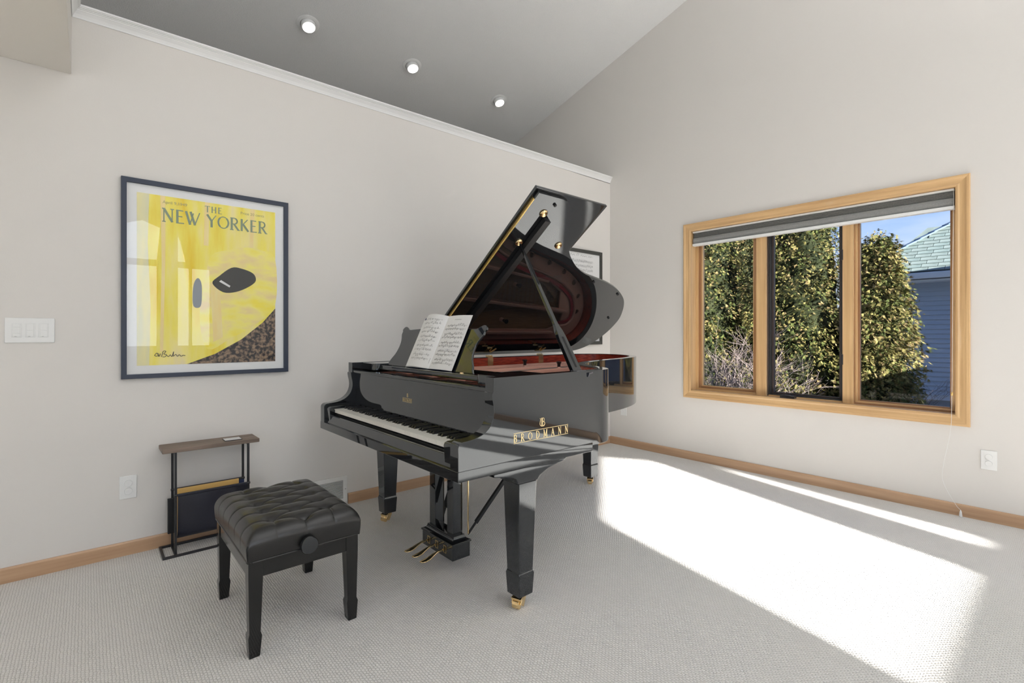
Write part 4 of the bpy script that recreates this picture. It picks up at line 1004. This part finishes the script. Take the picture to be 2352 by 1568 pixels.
# tufted cushion
CXc, CYc, HX, HY = (bx0 + bx1) / 2, (by0 + by1) / 2, 0.218, 0.303
btn = []
for k in range(5):
    for xx in (-0.108, 0.108): btn.append((xx, -0.205 + 0.1025 * k, 'B'))
for k in range(6): btn.append((0.0, -0.256 + 0.1025 * k, 'A'))
creases = []
for xa, ya, ta in btn:
    for xb, yb, tb in btn:
        if ta == 'A' and tb == 'B' and abs(ya - yb) < 0.06: creases.append((xa, ya, xb, yb))
    if ta == 'B': creases.append((xa, ya, HX if xa > 0 else -HX, ya))
    if abs(ya) > 0.19: creases.append((xa, ya, xa, HY if ya > 0 else -HY))
def segd(px_, py_, s_):
    ax, ay, bx_, by_ = s_; dx, dy = bx_ - ax, by_ - ay; L2 = dx * dx + dy * dy
    t_ = 0 if L2 == 0 else max(0, min(1, ((px_ - ax) * dx + (py_ - ay) * dy) / L2))
    return math.hypot(px_ - ax - t_ * dx, py_ - ay - t_ * dy)
outer_n = lambda s_: abs(s_[2]) > 0.19 or abs(s_[3]) > 0.27
cr_in = [s_ for s_ in creases if not outer_n(s_)]; cr_out = [s_ for s_ in creases if outer_n(s_)]
def depth(x, y):
    d = 0.0
    mi_ = min(segd(x, y, s_) for s_ in cr_in); mo_ = min(segd(x, y, s_) for s_ in cr_out)
    d += max(0.0085 * math.exp(-(mi_ / 0.014)) + 0.003 * math.exp(-(mi_ / 0.0025) ** 2), 0.0035 * math.exp(-(mo_ / 0.012)) + 0.0035 * math.exp(-(mo_ / 0.0022) ** 2))
    mb_ = min(math.hypot(x - bx_, y - by_) for bx_, by_, _ in btn)
    d += 0.018 * math.exp(-(mb_ / 0.020) ** 1.5)
    return d
NU, NV = 150, 210
def cush(a, b_):
    # a,b in 0..1 ; superellipse wrap : outer 14% rolls down the sides
    def roll(t_, Hh, rr):
        s_ = (t_ - 0.5) * 2; L_flat = Hh - rr; tot = L_flat + rr * math.pi / 2 + 0.080; dd = abs(s_) * tot; sg = 1 if s_ > 0 else -1
        if dd < L_flat: return sg * dd, 0.0
        if dd < L_flat + rr * math.pi / 2:
            an = (dd - L_flat) / rr; return sg * (L_flat + rr * math.sin(an)), rr * (1 - math.cos(an))
        return sg * (Hh - 0.010 * ((dd - L_flat - rr * math.pi / 2) / 0.080) ** 2), rr + (dd - L_flat - rr * math.pi / 2)
    x, zx = roll(a, HX, 0.052); y, zy = roll(b_, HY, 0.052)
    top = 0.482 - 0.010 * (abs(x / HX) ** 3) - 0.008 * (abs(y / HY) ** 3)
    drop = (zx ** 2.6 + zy ** 2.6) ** (1 / 2.6)
    dep = depth(x, y)
    maxd = 0.482 - 0.357
    z = top - min(drop, maxd) - dep * max(0, 1 - drop / 0.06)
    f_ = min(1, drop / 0.05)
    # side creases push inwards
    f_ *= max(0.0, 1 - max(0.0, drop - 0.05) / 0.05)
    inx = dep * 0.35 * f_ * (1 if x > 0 else -1) * (zx > zy); iny = dep * 0.35 * f_ * (1 if y > 0 else -1) * (zy >= zx)
    if zx > 0.03 and zy > 0.03:
        x *= 0.985; y *= 0.985
    return (CXc + x - inx, CYc + y - iny, max(z, 0.357))
MB().grid(cush, NU, NV).build('cushion', M['leather'], BN, smooth='full', fix=False)
for x, y, j in btn:
    MB().lathe([(0.009, 0), (0.008, 0.003), (0.004, 0.005)], 12, (CXc + x, CYc + y, 0.482 - 0.033)).build('button', M['leather'], BN, smooth=True)
MB().tube(catmull([(CXc - HX + 0.02, CYc - HY + 0.006, 0.359), (CXc - HX + 0.006, CYc - HY + 0.02, 0.359), (CXc - HX + 0.006, CYc + HY - 0.02, 0.359), (CXc - HX + 0.02, CYc + HY - 0.006, 0.359), (CXc + HX - 0.02, CYc + HY - 0.006, 0.359), (CXc + HX - 0.006, CYc + HY - 0.02, 0.359), (CXc + HX - 0.006, CYc - HY + 0.02, 0.359), (CXc + HX - 0.02, CYc - HY + 0.006, 0.359)], 1) + [(CXc - HX + 0.02, CYc - HY + 0.006, 0.359)], 0.004, 8).build('piping', M['leather'], BN, smooth=True)
for yk, sg in ((by0 - 0.004, -1), (by1 + 0.004, 1)):
    MB().lathe([(0.012, 0), (0.012, 0.012), (0.026, 0.014), (0.033, 0.020), (0.034, 0.032), (0.031, 0.037), (0.012, 0.039)], 32, (CXc - 0.002, yk, 0.378), (0, sg, 0)).build('height_knob', LQ, BN, smooth=True)

# ================================================================== magazine rack
RK = thing('magazine_rack', 'slim side table with grey plank top and navy magazine sling', 'magazine rack', (0.54, 3.26, 0))
RM = M['rackmetal']; rb_ = 0.012
MB().box(0.303, 0.776, 3.188, 3.362, 0.558, 0.580).build('plank_top', M['greyoak'], RK, bevel=0.003)
mb = MB()
mb.box(0.303, 0.776, 3.172, 3.172 + rb_, 0, rb_); mb.box(0.303, 0.776, 3.350, 3.350 + rb_, 0, rb_)
mb.box(0.303, 0.303 + rb_, 3.172 + rb_, 3.350, 0, rb_); mb.box(0.764, 0.776, 3.172 + rb_, 3.350, 0, rb_)
mb.build('base_frame', RM, RK, bevel=0.001)
for x in (0.357, 0.712):
    for y in (3.184 + 0.012, 3.326):
        MB().box(x, x + rb_, y, y + rb_, rb_, 0.558).build('upright', RM, RK, bevel=0.001)
    MB().box(x, x + rb_, 3.184, 3.35, 0, rb_).build('foot_bar', RM, RK)
    MB().box(x, x + rb_, 3.20, 3.335, 0.551, 0.558).build('top_bracket', RM, RK)
for y in (3.198, 3.330): MB().tube([(0.355, y, 0.325), (0.727, y, 0.325)], 0.0065, 10).build('sling_rod', RM, RK, smooth=True)
sl = [(3.190, 0.331), (3.186, 0.30), (3.190, 0.20), (3.200, 0.12), (3.225, 0.085), (3.265, 0.078), (3.305, 0.085), (3.325, 0.12), (3.334, 0.20), (3.338, 0.30), (3.336, 0.331)]
sl = catmull(sl, 4)
sl_in = [(y + (0.003 if y < 3.265 else -0.003), z + 0.003) for y, z in sl]
mb = MB(); n_ = len(sl)
for (a, b_), (c, d) in ((( 0.372, 0.711), (0, 0)),):
    vs = [(a, y, z) for y, z in sl] + [(b_, y, z) for y, z in sl]
    mb.add(vs, [(i, i + 1, n_ + i + 1, n_ + i) for i in range(n_ - 1)])
slo = mb.build('sling', M['sling'], RK, smooth='full', fix=False)
md = slo.modifiers.new('s', 'SOLIDIFY'); md.thickness = 0.003
MB().box(0.3721, 0.7109, 3.184, 3.194, 0.318, 0.334).build('sling_hem', M['sling'], slo, bevel=0.003)
tag(MB().box(0.375, 0.675, 3.232, 3.242, 0.088, 0.350).build('magazine', M['manila'], None, bevel=0.001), 'yellow covered magazine standing in the middle of the navy sling', 'magazine')
fld = thing('magazine', 'navy magazine behind the yellow one in the rack sling', 'magazine', (0.55, 3.28, 0.09))
MB().box(0.378, 0.709, 3.262, 3.272, 0.088, 0.335).build('cover', M['navy'], fld, bevel=0.001)
pb = thing('magazine', 'dark magazine with white page edges poking out of the left end of rack', 'magazine', (0.345, 3.3, 0.05))
MB().box(0.338, 0.60, 3.293, 3.296, 0.094, 0.285).build('cover', M['matteblack'], pb)
MB().box(0.338, 0.599, 3.2962, 3.298, 0.095, 0.283).build('pages', M['paper'], pb)
MB().box(0.338, 0.60, 3.2982, 3.312, 0.094, 0.285).build('cover', M['matteblack'], pb)
cd_ = thing('coaster_card', 'small white card with dark edge on the plank top', 'card', (0.60, 3.25, 0.5805))
plate('card_base', [rect(0.600, 0.690, 3.215, 3.29)], 0.5802, 0.584, M['ink'], 'XY', cd_)
plate('card_face', [rect(0.603, 0.687, 3.218, 3.287)], 0.584, 0.5846, M['paper'], 'XY', cd_)
mb = MB(); ribbon(mb, [(0.625, 3.245), (0.64, 3.262), (0.655, 3.25), (0.67, 3.262)], 0.002, lambda u, v_: (u, v_, 0.5849), 0); mb.build('card_sketch', M['inkgrey'], cd_, fix=False)

# ================================================================== poster
PO = thing('poster_frame', 'large yellow magazine cover poster in navy frame on left wall', 'picture', (0.564, YW, 1.5))
plate('frame', [rect(0.139, 0.990, 0.954, 2.048), rect(0.163, 0.964, 0.978, 2.022)], YW - 0.026, YW - 0.001, M['frame_navy'], 'XZ', PO, bevel=0.001)
PYF = YW - 0.010
MB().box(0.16, 0.966, PYF, YW - 0.001, 0.975, 2.025).build('mat_board', M['mat_white2'], PO)
def flat(name, polys, mt, lvl, par, y0=PYF):
    mb = MB(); y = y0 - 0.0006 * lvl
    for p in polys: mb.add([(u, y, v_) for u, v_ in p], [tuple(range(len(p)))])
    return mb.build(name, mt, par, fix=False)
A0, A1, B0, B1 = 0.207, 0.914, 1.024, 1.976
art = flat('artwork', [rect(A0, A1, B0, B1)], M['yellow'], 1, PO)
flat('paint_patch', [[(A0, B0), (0.262, B0), (0.268, 1.35), (0.255, 1.7), (0.262, B1), (A0, B1)]], M['artcream'], 2, art)
flat('paint_patch', [catmull([(0.56, 1.665), (0.67, 1.712), (0.76, 1.735), (0.83, 1.725), (0.913, 1.68), (0.913, 1.38), (0.80, 1.26), (0.66, 1.17), (0.54, 1.11), (0.50, 1.30), (0.53, 1.52)], 4, True)], M['yellow2'], 2, art)
flat('paint_patch', [[(0.31, 1.10), (0.325, 1.10), (0.335, 1.60), (0.335, B1), (0.312, B1), (0.318, 1.60)], [(0.52, 1.72), (0.545, 1.72), (0.55, B1), (0.527, B1)], [(0.765, 1.735), (0.785, 1.735), (0.795, B1), (0.77, B1)], [(0.57, 1.15), (0.62, 1.18), (0.60, 1.55), (0.555, 1.5)]], M['peach'], 3, art)
flat('paint_patch', [[(0.437, B0), (A1, B0), (A1, 1.361), (0.84, 1.27), (0.72, 1.165), (0.58, 1.08)]], M['artcrowd'], 3, art)
FP = lambda lvl: (lambda u, v_: (u, PYF - 0.0006 * lvl, v_))
mb = MB()
letters(mb, 'THE', 0.528, 0.615, 1.918, 0.036, FP(4), 1.0)
letters(mb, 'NEW', 0.318, 0.505, 1.833, 0.073, FP(4), 1.02)
letters(mb, 'YORKER', 0.536, 0.862, 1.833, 0.071, FP(4), 0.98)
mb.build('masthead', M['artgrey'], art, fix=False)
font_text('date_line', 'April 9,1949', M['artpale'], 0.0235, lambda u, v_: (0.322 + u, PYF - 0.0024, 1.934 + v_), art)
font_text('price_line', 'Price 20 cents', M['artpale'], 0.0235, lambda u, v_: (0.714 + u, PYF - 0.0024, 1.934 + v_), art)
# plain dark motif: a simple keyboard instrument shape and two upright marks
flat('dark_motif', [catmull([(0.565, 1.50), (0.60, 1.545), (0.665, 1.60), (0.72, 1.60), (0.785, 1.575), (0.80, 1.53), (0.76, 1.49), (0.69, 1.455), (0.62, 1.45)], 4, True),
                    catmull([(0.470, 1.36), (0.505, 1.36), (0.512, 1.44), (0.508, 1.50), (0.492, 1.525), (0.474, 1.50), (0.466, 1.44)], 4, True)], M['artdark'], 4, art)
flat('light_motif', [[(0.60, 1.512), (0.61, 1.522), (0.66, 1.49), (0.655, 1.48)]], M['paper'], 5, art)
mb = MB()
for pts in ([(0.285, 1.078), (0.296, 1.092), (0.302, 1.078), (0.292, 1.074), (0.285, 1.08)], [(0.302, 1.09), (0.305, 1.072), (0.312, 1.088)], [(0.318, 1.07), (0.325, 1.10), (0.338, 1.10), (0.328, 1.086), (0.34, 1.082), (0.334, 1.07), (0.322, 1.07)], [(0.342, 1.078), (0.35, 1.07), (0.358, 1.08), (0.366, 1.07), (0.374, 1.098), (0.372, 1.072), (0.384, 1.082), (0.392, 1.07), (0.40, 1.08), (0.41, 1.07), (0.418, 1.076), (0.43, 1.074)]):
    ribbon(mb, catmull(pts, 4), 0.0028, FP(5))
mb.build('signature', M['ink'], art, fix=False)
MB().box(0.1632, 0.9638, YW - 0.018, YW - 0.0165, 0.9782, 2.0218).build('glass', M['picglass'], PO)

# manuscript frame near the corner
SF = thing('manuscript_frame', 'framed handwritten music manuscript behind the raised piano lid', 'picture', (3.86, YW, 1.57))
plate('frame', [rect(3.52, 4.20, 1.085, 2.072), rect(3.555, 4.165, 1.120, 2.037)], YW - 0.024, YW - 0.001, M['frame_grey'], 'XZ', SF, bevel=0.001)
MB().box(3.55, 4.17, YW - 0.010, YW - 0.001, 1.115, 2.042).build('mat_board', M['mat_white2'], SF)
mb = MB()
FM = lambda u, v_: (u, YW - 0.0106, v_)
for r_ in range(15): notation(mb, FM, 1, 3.60, 4.055, 1.960 - r_ * 0.046, 0.05, 0.0045, 100 + r_, 0.0008, 1.4, ns=1.25)
ribbon(mb, catmull([(3.70, 2.0), (3.72, 2.018), (3.73, 2.0), (3.76, 2.01), (3.77, 1.998)], 4), 0.002, FM, 0)
ribbon(mb, catmull([(3.80, 2.0), (3.81, 2.022), (3.83, 2.02), (3.82, 2.0)], 4), 0.002, FM, 0)
ribbon(mb, catmull([(3.86, 2.0), (3.88, 2.015), (3.89, 2.0), (3.91, 2.01), (3.92, 2.0), (3.94, 2.01), (3.96, 2.0)], 4), 0.002, FM, 0)
ribbon(mb, catmull([(3.98, 2.0), (4.0, 2.012), (4.01, 2.0), (4.03, 2.012), (4.045, 2.0)], 4), 0.002, FM, 0)
stuff(mb.build('handwritten_notes', [M['ink'], M['inkgrey']], SF, fix=False))
MB().box(3.5552, 4.1648, YW - 0.017, YW - 0.0155, 1.1202, 2.0368).build('glass', M['picglass'], SF)

# ================================================================== outdoors
structure(MB().box(4.7, 40, -25, 30, -0.6, -0.5).build('ground', M['ground']))
def conifer(loc, h_, r_, label, seed, nspray=5200, base=0.15, fat=0.55):
    rnd = random.Random(seed)
    t_ = thing('arborvitae', label, 'tree', loc, 'arborvitae hedge outside the window')
    X, Y, Z = loc
    prof_r = lambda f: r_ * (min(1.0, (f + 0.10) / 0.25) ** 0.5) * (max(0.0, 1 - f) ** fat) * 1.05
    # core
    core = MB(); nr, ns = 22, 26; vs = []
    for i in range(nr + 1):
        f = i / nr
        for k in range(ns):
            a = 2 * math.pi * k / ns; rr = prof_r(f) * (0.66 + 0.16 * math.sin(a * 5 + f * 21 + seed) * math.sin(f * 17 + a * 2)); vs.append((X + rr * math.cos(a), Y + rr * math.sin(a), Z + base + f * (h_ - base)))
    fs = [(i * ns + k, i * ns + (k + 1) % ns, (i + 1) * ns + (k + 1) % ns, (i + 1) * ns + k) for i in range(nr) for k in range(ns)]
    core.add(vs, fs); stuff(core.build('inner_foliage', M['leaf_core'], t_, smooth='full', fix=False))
    MB().tube([(X, Y, Z - 0.1), (X + 0.02, Y, Z + base + 0.4), (X, Y, Z + h_ * 0.6)], [0.09, 0.07, 0.03], 8).build('trunk', M['bark'], t_)
    fo = MB()
    # clumps, each a fan of fronds
    ncl = nspray // 9
    for c in range(ncl):
        f = rnd.random() ** 1.1; a = rnd.uniform(0, 2 * math.pi)
        # only the half that can be seen matters, bias towards the house
        if math.cos(a - math.pi) < -0.35 and rnd.random() < 0.8: a = rnd.uniform(math.pi * 0.6, math.pi * 1.5)
        lump = 0.84 + 0.22 * math.sin(a * 6 + f * 25 + seed) * math.sin(f * 19 + a * 3) + rnd.uniform(-0.10, 0.14)
        rr = prof_r(f) * lump; P_ = Vector((X + rr * math.cos(a), Y + rr * math.sin(a), Z + base + f * (h_ - base)))
        outd = Vector((math.cos(a), math.sin(a), 0)); tone = rnd.random()
        mi = 0 if tone < 0.50 else 1 if tone < 0.86 else 2
        for s_ in range(9):
            q_ = P_ + Vector((rnd.gauss(0, 0.045), rnd.gauss(0, 0.045), rnd.gauss(0, 0.06)))
            d = (outd * rnd.uniform(0.4, 1.0) + Vector((rnd.uniform(-0.7, 0.7), rnd.uniform(-0.7, 0.7), rnd.uniform(-0.8, 0.5)))).normalized()
            nrm = d.cross(Vector((rnd.uniform(-1, 1), rnd.uniform(-1, 1), rnd.uniform(-0.4, 0.4)))).normalized(); sd_ = d.cross(nrm).normalized()
            ln = rnd.uniform(0.03, 0.075)
            for ang, l2 in ((-0.56, 0.66), (-0.28, 0.86), (0, 1.0), (0.28, 0.86), (0.56, 0.66)):
                dd = (d * math.cos(ang) + sd_ * math.sin(ang)); b0 = q_ + d * ln * 0.12 * abs(ang); e0 = b0 + dd * ln * l2 + Vector((0, 0, -0.012 * l2)); ww = dd.cross(nrm) * ln * 0.075
                fo.add([b0 - ww * 0.5, e0 - ww * 0.2, e0 + ww * 0.2, (b0 + e0) / 2 + ww, b0 + ww * 0.5], [(0, 1, 2, 3, 4)], mi)
    stuff(fo.build('foliage', [M['leaf_olive'], M['leaf_green'], M['leaf_rust']], t_, fix=False))
    return t_
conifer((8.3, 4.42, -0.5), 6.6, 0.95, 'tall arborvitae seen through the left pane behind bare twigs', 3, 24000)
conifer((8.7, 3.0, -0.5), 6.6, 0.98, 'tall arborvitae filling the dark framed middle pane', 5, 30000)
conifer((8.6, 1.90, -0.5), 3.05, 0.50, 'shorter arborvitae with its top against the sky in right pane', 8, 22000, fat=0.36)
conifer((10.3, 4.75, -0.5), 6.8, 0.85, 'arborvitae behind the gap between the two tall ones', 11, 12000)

def shrub(name, loc, label, seed, n0, ln, mt, spread=1.0, rad=0.008, group=None, tilt=(0, 0)):
    rnd = random.Random(seed); mb = MB()
    def grow(p, d, l, r_, lev):
        k = 3; pts = [p]; q_ = p.copy(); dd = d.copy()
        for i in range(k):
            dd = (dd + Vector((rnd.gauss(0, 0.16), rnd.gauss(0, 0.16), rnd.gauss(0.02, 0.12)))).normalized(); q_ = q_ + dd * l / k; pts.append(q_.copy())
        mb.tube(pts, [r_, r_ * 0.85, r_ * 0.7, r_ * 0.55], 3, cap=False)
        if lev > 0:
            for j in range(rnd.choice((3, 4, 4))):
                b_ = pts[rnd.choice((1, 2, 3, 3))]; nd = (dd + Vector((rnd.uniform(-0.9, 0.9), rnd.uniform(-0.9, 0.9), rnd.uniform(-0.5, 0.6)))).normalized()
                grow(b_, nd, l * rnd.uniform(0.5, 0.75), r_ * 0.6, lev - 1)
    for i in range(n0):
        d = Vector((rnd.uniform(-1, 1) * spread + tilt[0], rnd.uniform(-1, 1) * spread + tilt[1], 1.0)).normalized()
        grow(Vector(loc) + Vector((rnd.uniform(-0.12, 0.12), rnd.uniform(-0.12, 0.12), -0.05)), d, ln * rnd.uniform(0.8, 1.1), rad, 3)
    o = mb.build(name, mt, None, fix=False); return tag(o, label, 'shrub', group)
shrub('bare_shrub', (7.55, 3.60, -0.5), 'bare pale twiggy shrub in front of the left pane hedge', 21, 34, 0.86, M['twig'], 0.85, 0.008)
shrub('bare_shrub', (10.2, 1.75, -0.5), 'bare shrub darkened for shade in front of the shaded siding', 22, 8, 0.55, M['twigshaded'], 0.6, 0.007)

# neighbouring house
NH = thing('neighbour_house', 'neighbouring house with pale lap siding and sage green shingle roof', 'house', (15.5, 0, -0.5))
hx = 13.6; yc = 3.47; ex, ez, pit = 13.2, 2.50, 0.75
MB().box(hx + 0.03, hx + 5.0, -7.0, 3.05, -0.2, 2.40).build('house_wall', M['siding'], NH)
MB().box(hx + 0.01, hx + 5.0, -7.0, 3.05, -0.6, -0.2).build('foundation', M['concrete'], NH)
sdm = MB().add([(-0.024, -4.5, 0), (0.03, -4.5, 0), (0.03, 3.07, 0), (-0.024, 3.07, 0), (-0.002, -4.5, 0.1), (0.03, -4.5, 0.1), (0.03, 3.07, 0.1), (-0.002, 3.07, 0.1)],
              [(3, 2, 1, 0), (4, 5, 6, 7), (0, 1, 5, 4), (1, 2, 6, 5), (2, 3, 7, 6), (3, 0, 4, 7)]).mesh('siding_board', M['siding'])
for k in range(25): placed('siding_board', sdm, NH, (hx, 0, -0.2 + 0.1 * k))
MB().box(ex - 0.08, ex + 0.05, -7.0, yc + 0.02, 2.345, 2.475).build('gutter', M['gutter'], NH, bevel=0.015)
MB().box(ex + 0.02, hx + 0.05, -7.0, yc, 2.29, 2.33).build('eave_soffit', M['gutter'], NH)
MB().box(ex, ex + 3.6, yc - 0.01, yc + 0.1, 2.345, 2.475).build('gutter', M['gutter'], NH)
# roof body
rx = 3.4
rb = MB(); E0 = (ex, yc, ez); RG = (ex + rx, yc - rx, ez + rx * pit); RG2 = (ex + rx, -7.0, ez + rx * pit)
rb.add([E0, RG, RG2, (ex, -7.0, ez), (ex + 2 * rx, yc, ez), (ex + 2 * rx, -7.0, ez)], [(0, 1, 2, 3), (0, 4, 1), (4, 5, 2, 1), (0, 3, 5, 4)])
rb.build('roof_deck', M['underlay'], NH, fix=True)
# shingles on the face towards us (run along y, rows up the slope)
sl_ = math.sqrt(1 + pit * pit); ux, uz = 1 / sl_, pit / sl_; nx, nz = -pit / sl_, 1 / sl_
def shingle_mesh(nm, mt):
    mb = MB(); vs = []
    for (s_, y, nn) in ((0, 0.0, 0.020), (0.16, 0.0, 0.008), (0.16, 0.262, 0.008), (0, 0.262, 0.020), (0, 0.0, 0.0), (0.16, 0, 0.0), (0.16, 0.262, 0.0), (0, 0.262, 0.0)):
        vs.append((ux * s_ + nx * nn, y, uz * s_ + nz * nn))
    return mb.add(vs, [(0, 1, 2, 3), (7, 6, 5, 4), (0, 4, 5, 1), (1, 5, 6, 2), (2, 6, 7, 3), (3, 7, 4, 0)]).mesh(nm, mt)
sm = [shingle_mesh('shingle', M['shingleA']), shingle_mesh('shingle', M['shingleB'])]
rnd = random.Random(4); cnt = 0
for r_ in range(24):
    s0 = r_ * 0.14; ymax = yc - s0 * ux; y = ymax - 0.27 - rnd.uniform(0, 0.12)
    first = True
    while y > 0.9 and cnt < 290:
        placed('shingle', sm[rnd.random() < 0.4], NH, (ex + ux * s0, y, ez + uz * s0)); y -= 0.272; cnt += 1
# joined remainder further along, out of view of the window
rest = MB()
for r_ in range(24):
    rest.add([(ex + ux * r_ * 0.14 + nx * 0.018, -7.0, ez + uz * r_ * 0.14 + nz * 0.018), (ex + ux * r_ * 0.14 + nx * 0.018, 0.9, ez + uz * r_ * 0.14 + nz * 0.018), (ex + ux * (r_ * 0.14 + 0.15) + nx * 0.006, 0.9, ez + uz * (r_ * 0.14 + 0.15) + nz * 0.006), (ex + ux * (r_ * 0.14 + 0.15) + nx * 0.006, -7.0, ez + uz * (r_ * 0.14 + 0.15) + nz * 0.006)], [(0, 1, 2, 3)])
stuff(rest.build('shingle_courses', M['shingleA'], NH, fix=False))
hc = MB(); k_ = 16
for i in range(k_):
    a = Vector(E0).lerp(Vector(RG), i / k_) + Vector((-0.01, 0.01, 0.035)); b_ = Vector(E0).lerp(Vector(RG), (i + 1.1) / k_) + Vector((-0.01, 0.01, 0.02))
    hc.bar(a, b_, 0.20, 0.03)
hc.build('shaded_hip_cap', M['hipcap_shade'], NH)
# second, farther hip
far = MB(); a = Vector((18.1, 2.84, 4.21)); 
far.add([(17.0, 3.95, 2.9), a, (18.1, -6, 4.21), (16.6, -6, 2.9), (19.6, 3.95, 2.9), (19.6, -6, 2.9)], [(0, 1, 2, 3), (0, 4, 1), (4, 5, 2, 1), (0, 3, 5, 4)])
far.build('rear_roof', M['shingleA'], NH)
# unseen boards added to the south to shade the foot of the hedge
FN = thing('shade_boards', 'added boards out of view that shade the arborvitae hedge', 'shade blocker', (8.2, -1.0, -0.5))
fbm = MB().box(0, 0.14, -0.012, 0.012, 0, 2.1).mesh('board', M['siding'])
for k in range(22): placed('board', fbm, FN, (6.6 + 0.148 * k, -1.0, -0.5))
for z in (0.0, 1.2): MB().box(6.6, 9.86, -0.985, -0.945, z, z + 0.09).build('shade_rail', M['siding'], FN)
# unseen roofed block added south of that house to shade its siding
MB().box(11.2, 13.5, -6.0, -1.6, -0.6, 3.0).build('shade_block', M['siding'], NH)
MB().prism([(11.0, 3.0), (13.2, 3.0), (13.2, 3.3), (12.2, 3.9)], 1, -6.2, -1.5).build('shade_block_roof', M['shingleB'], NH)
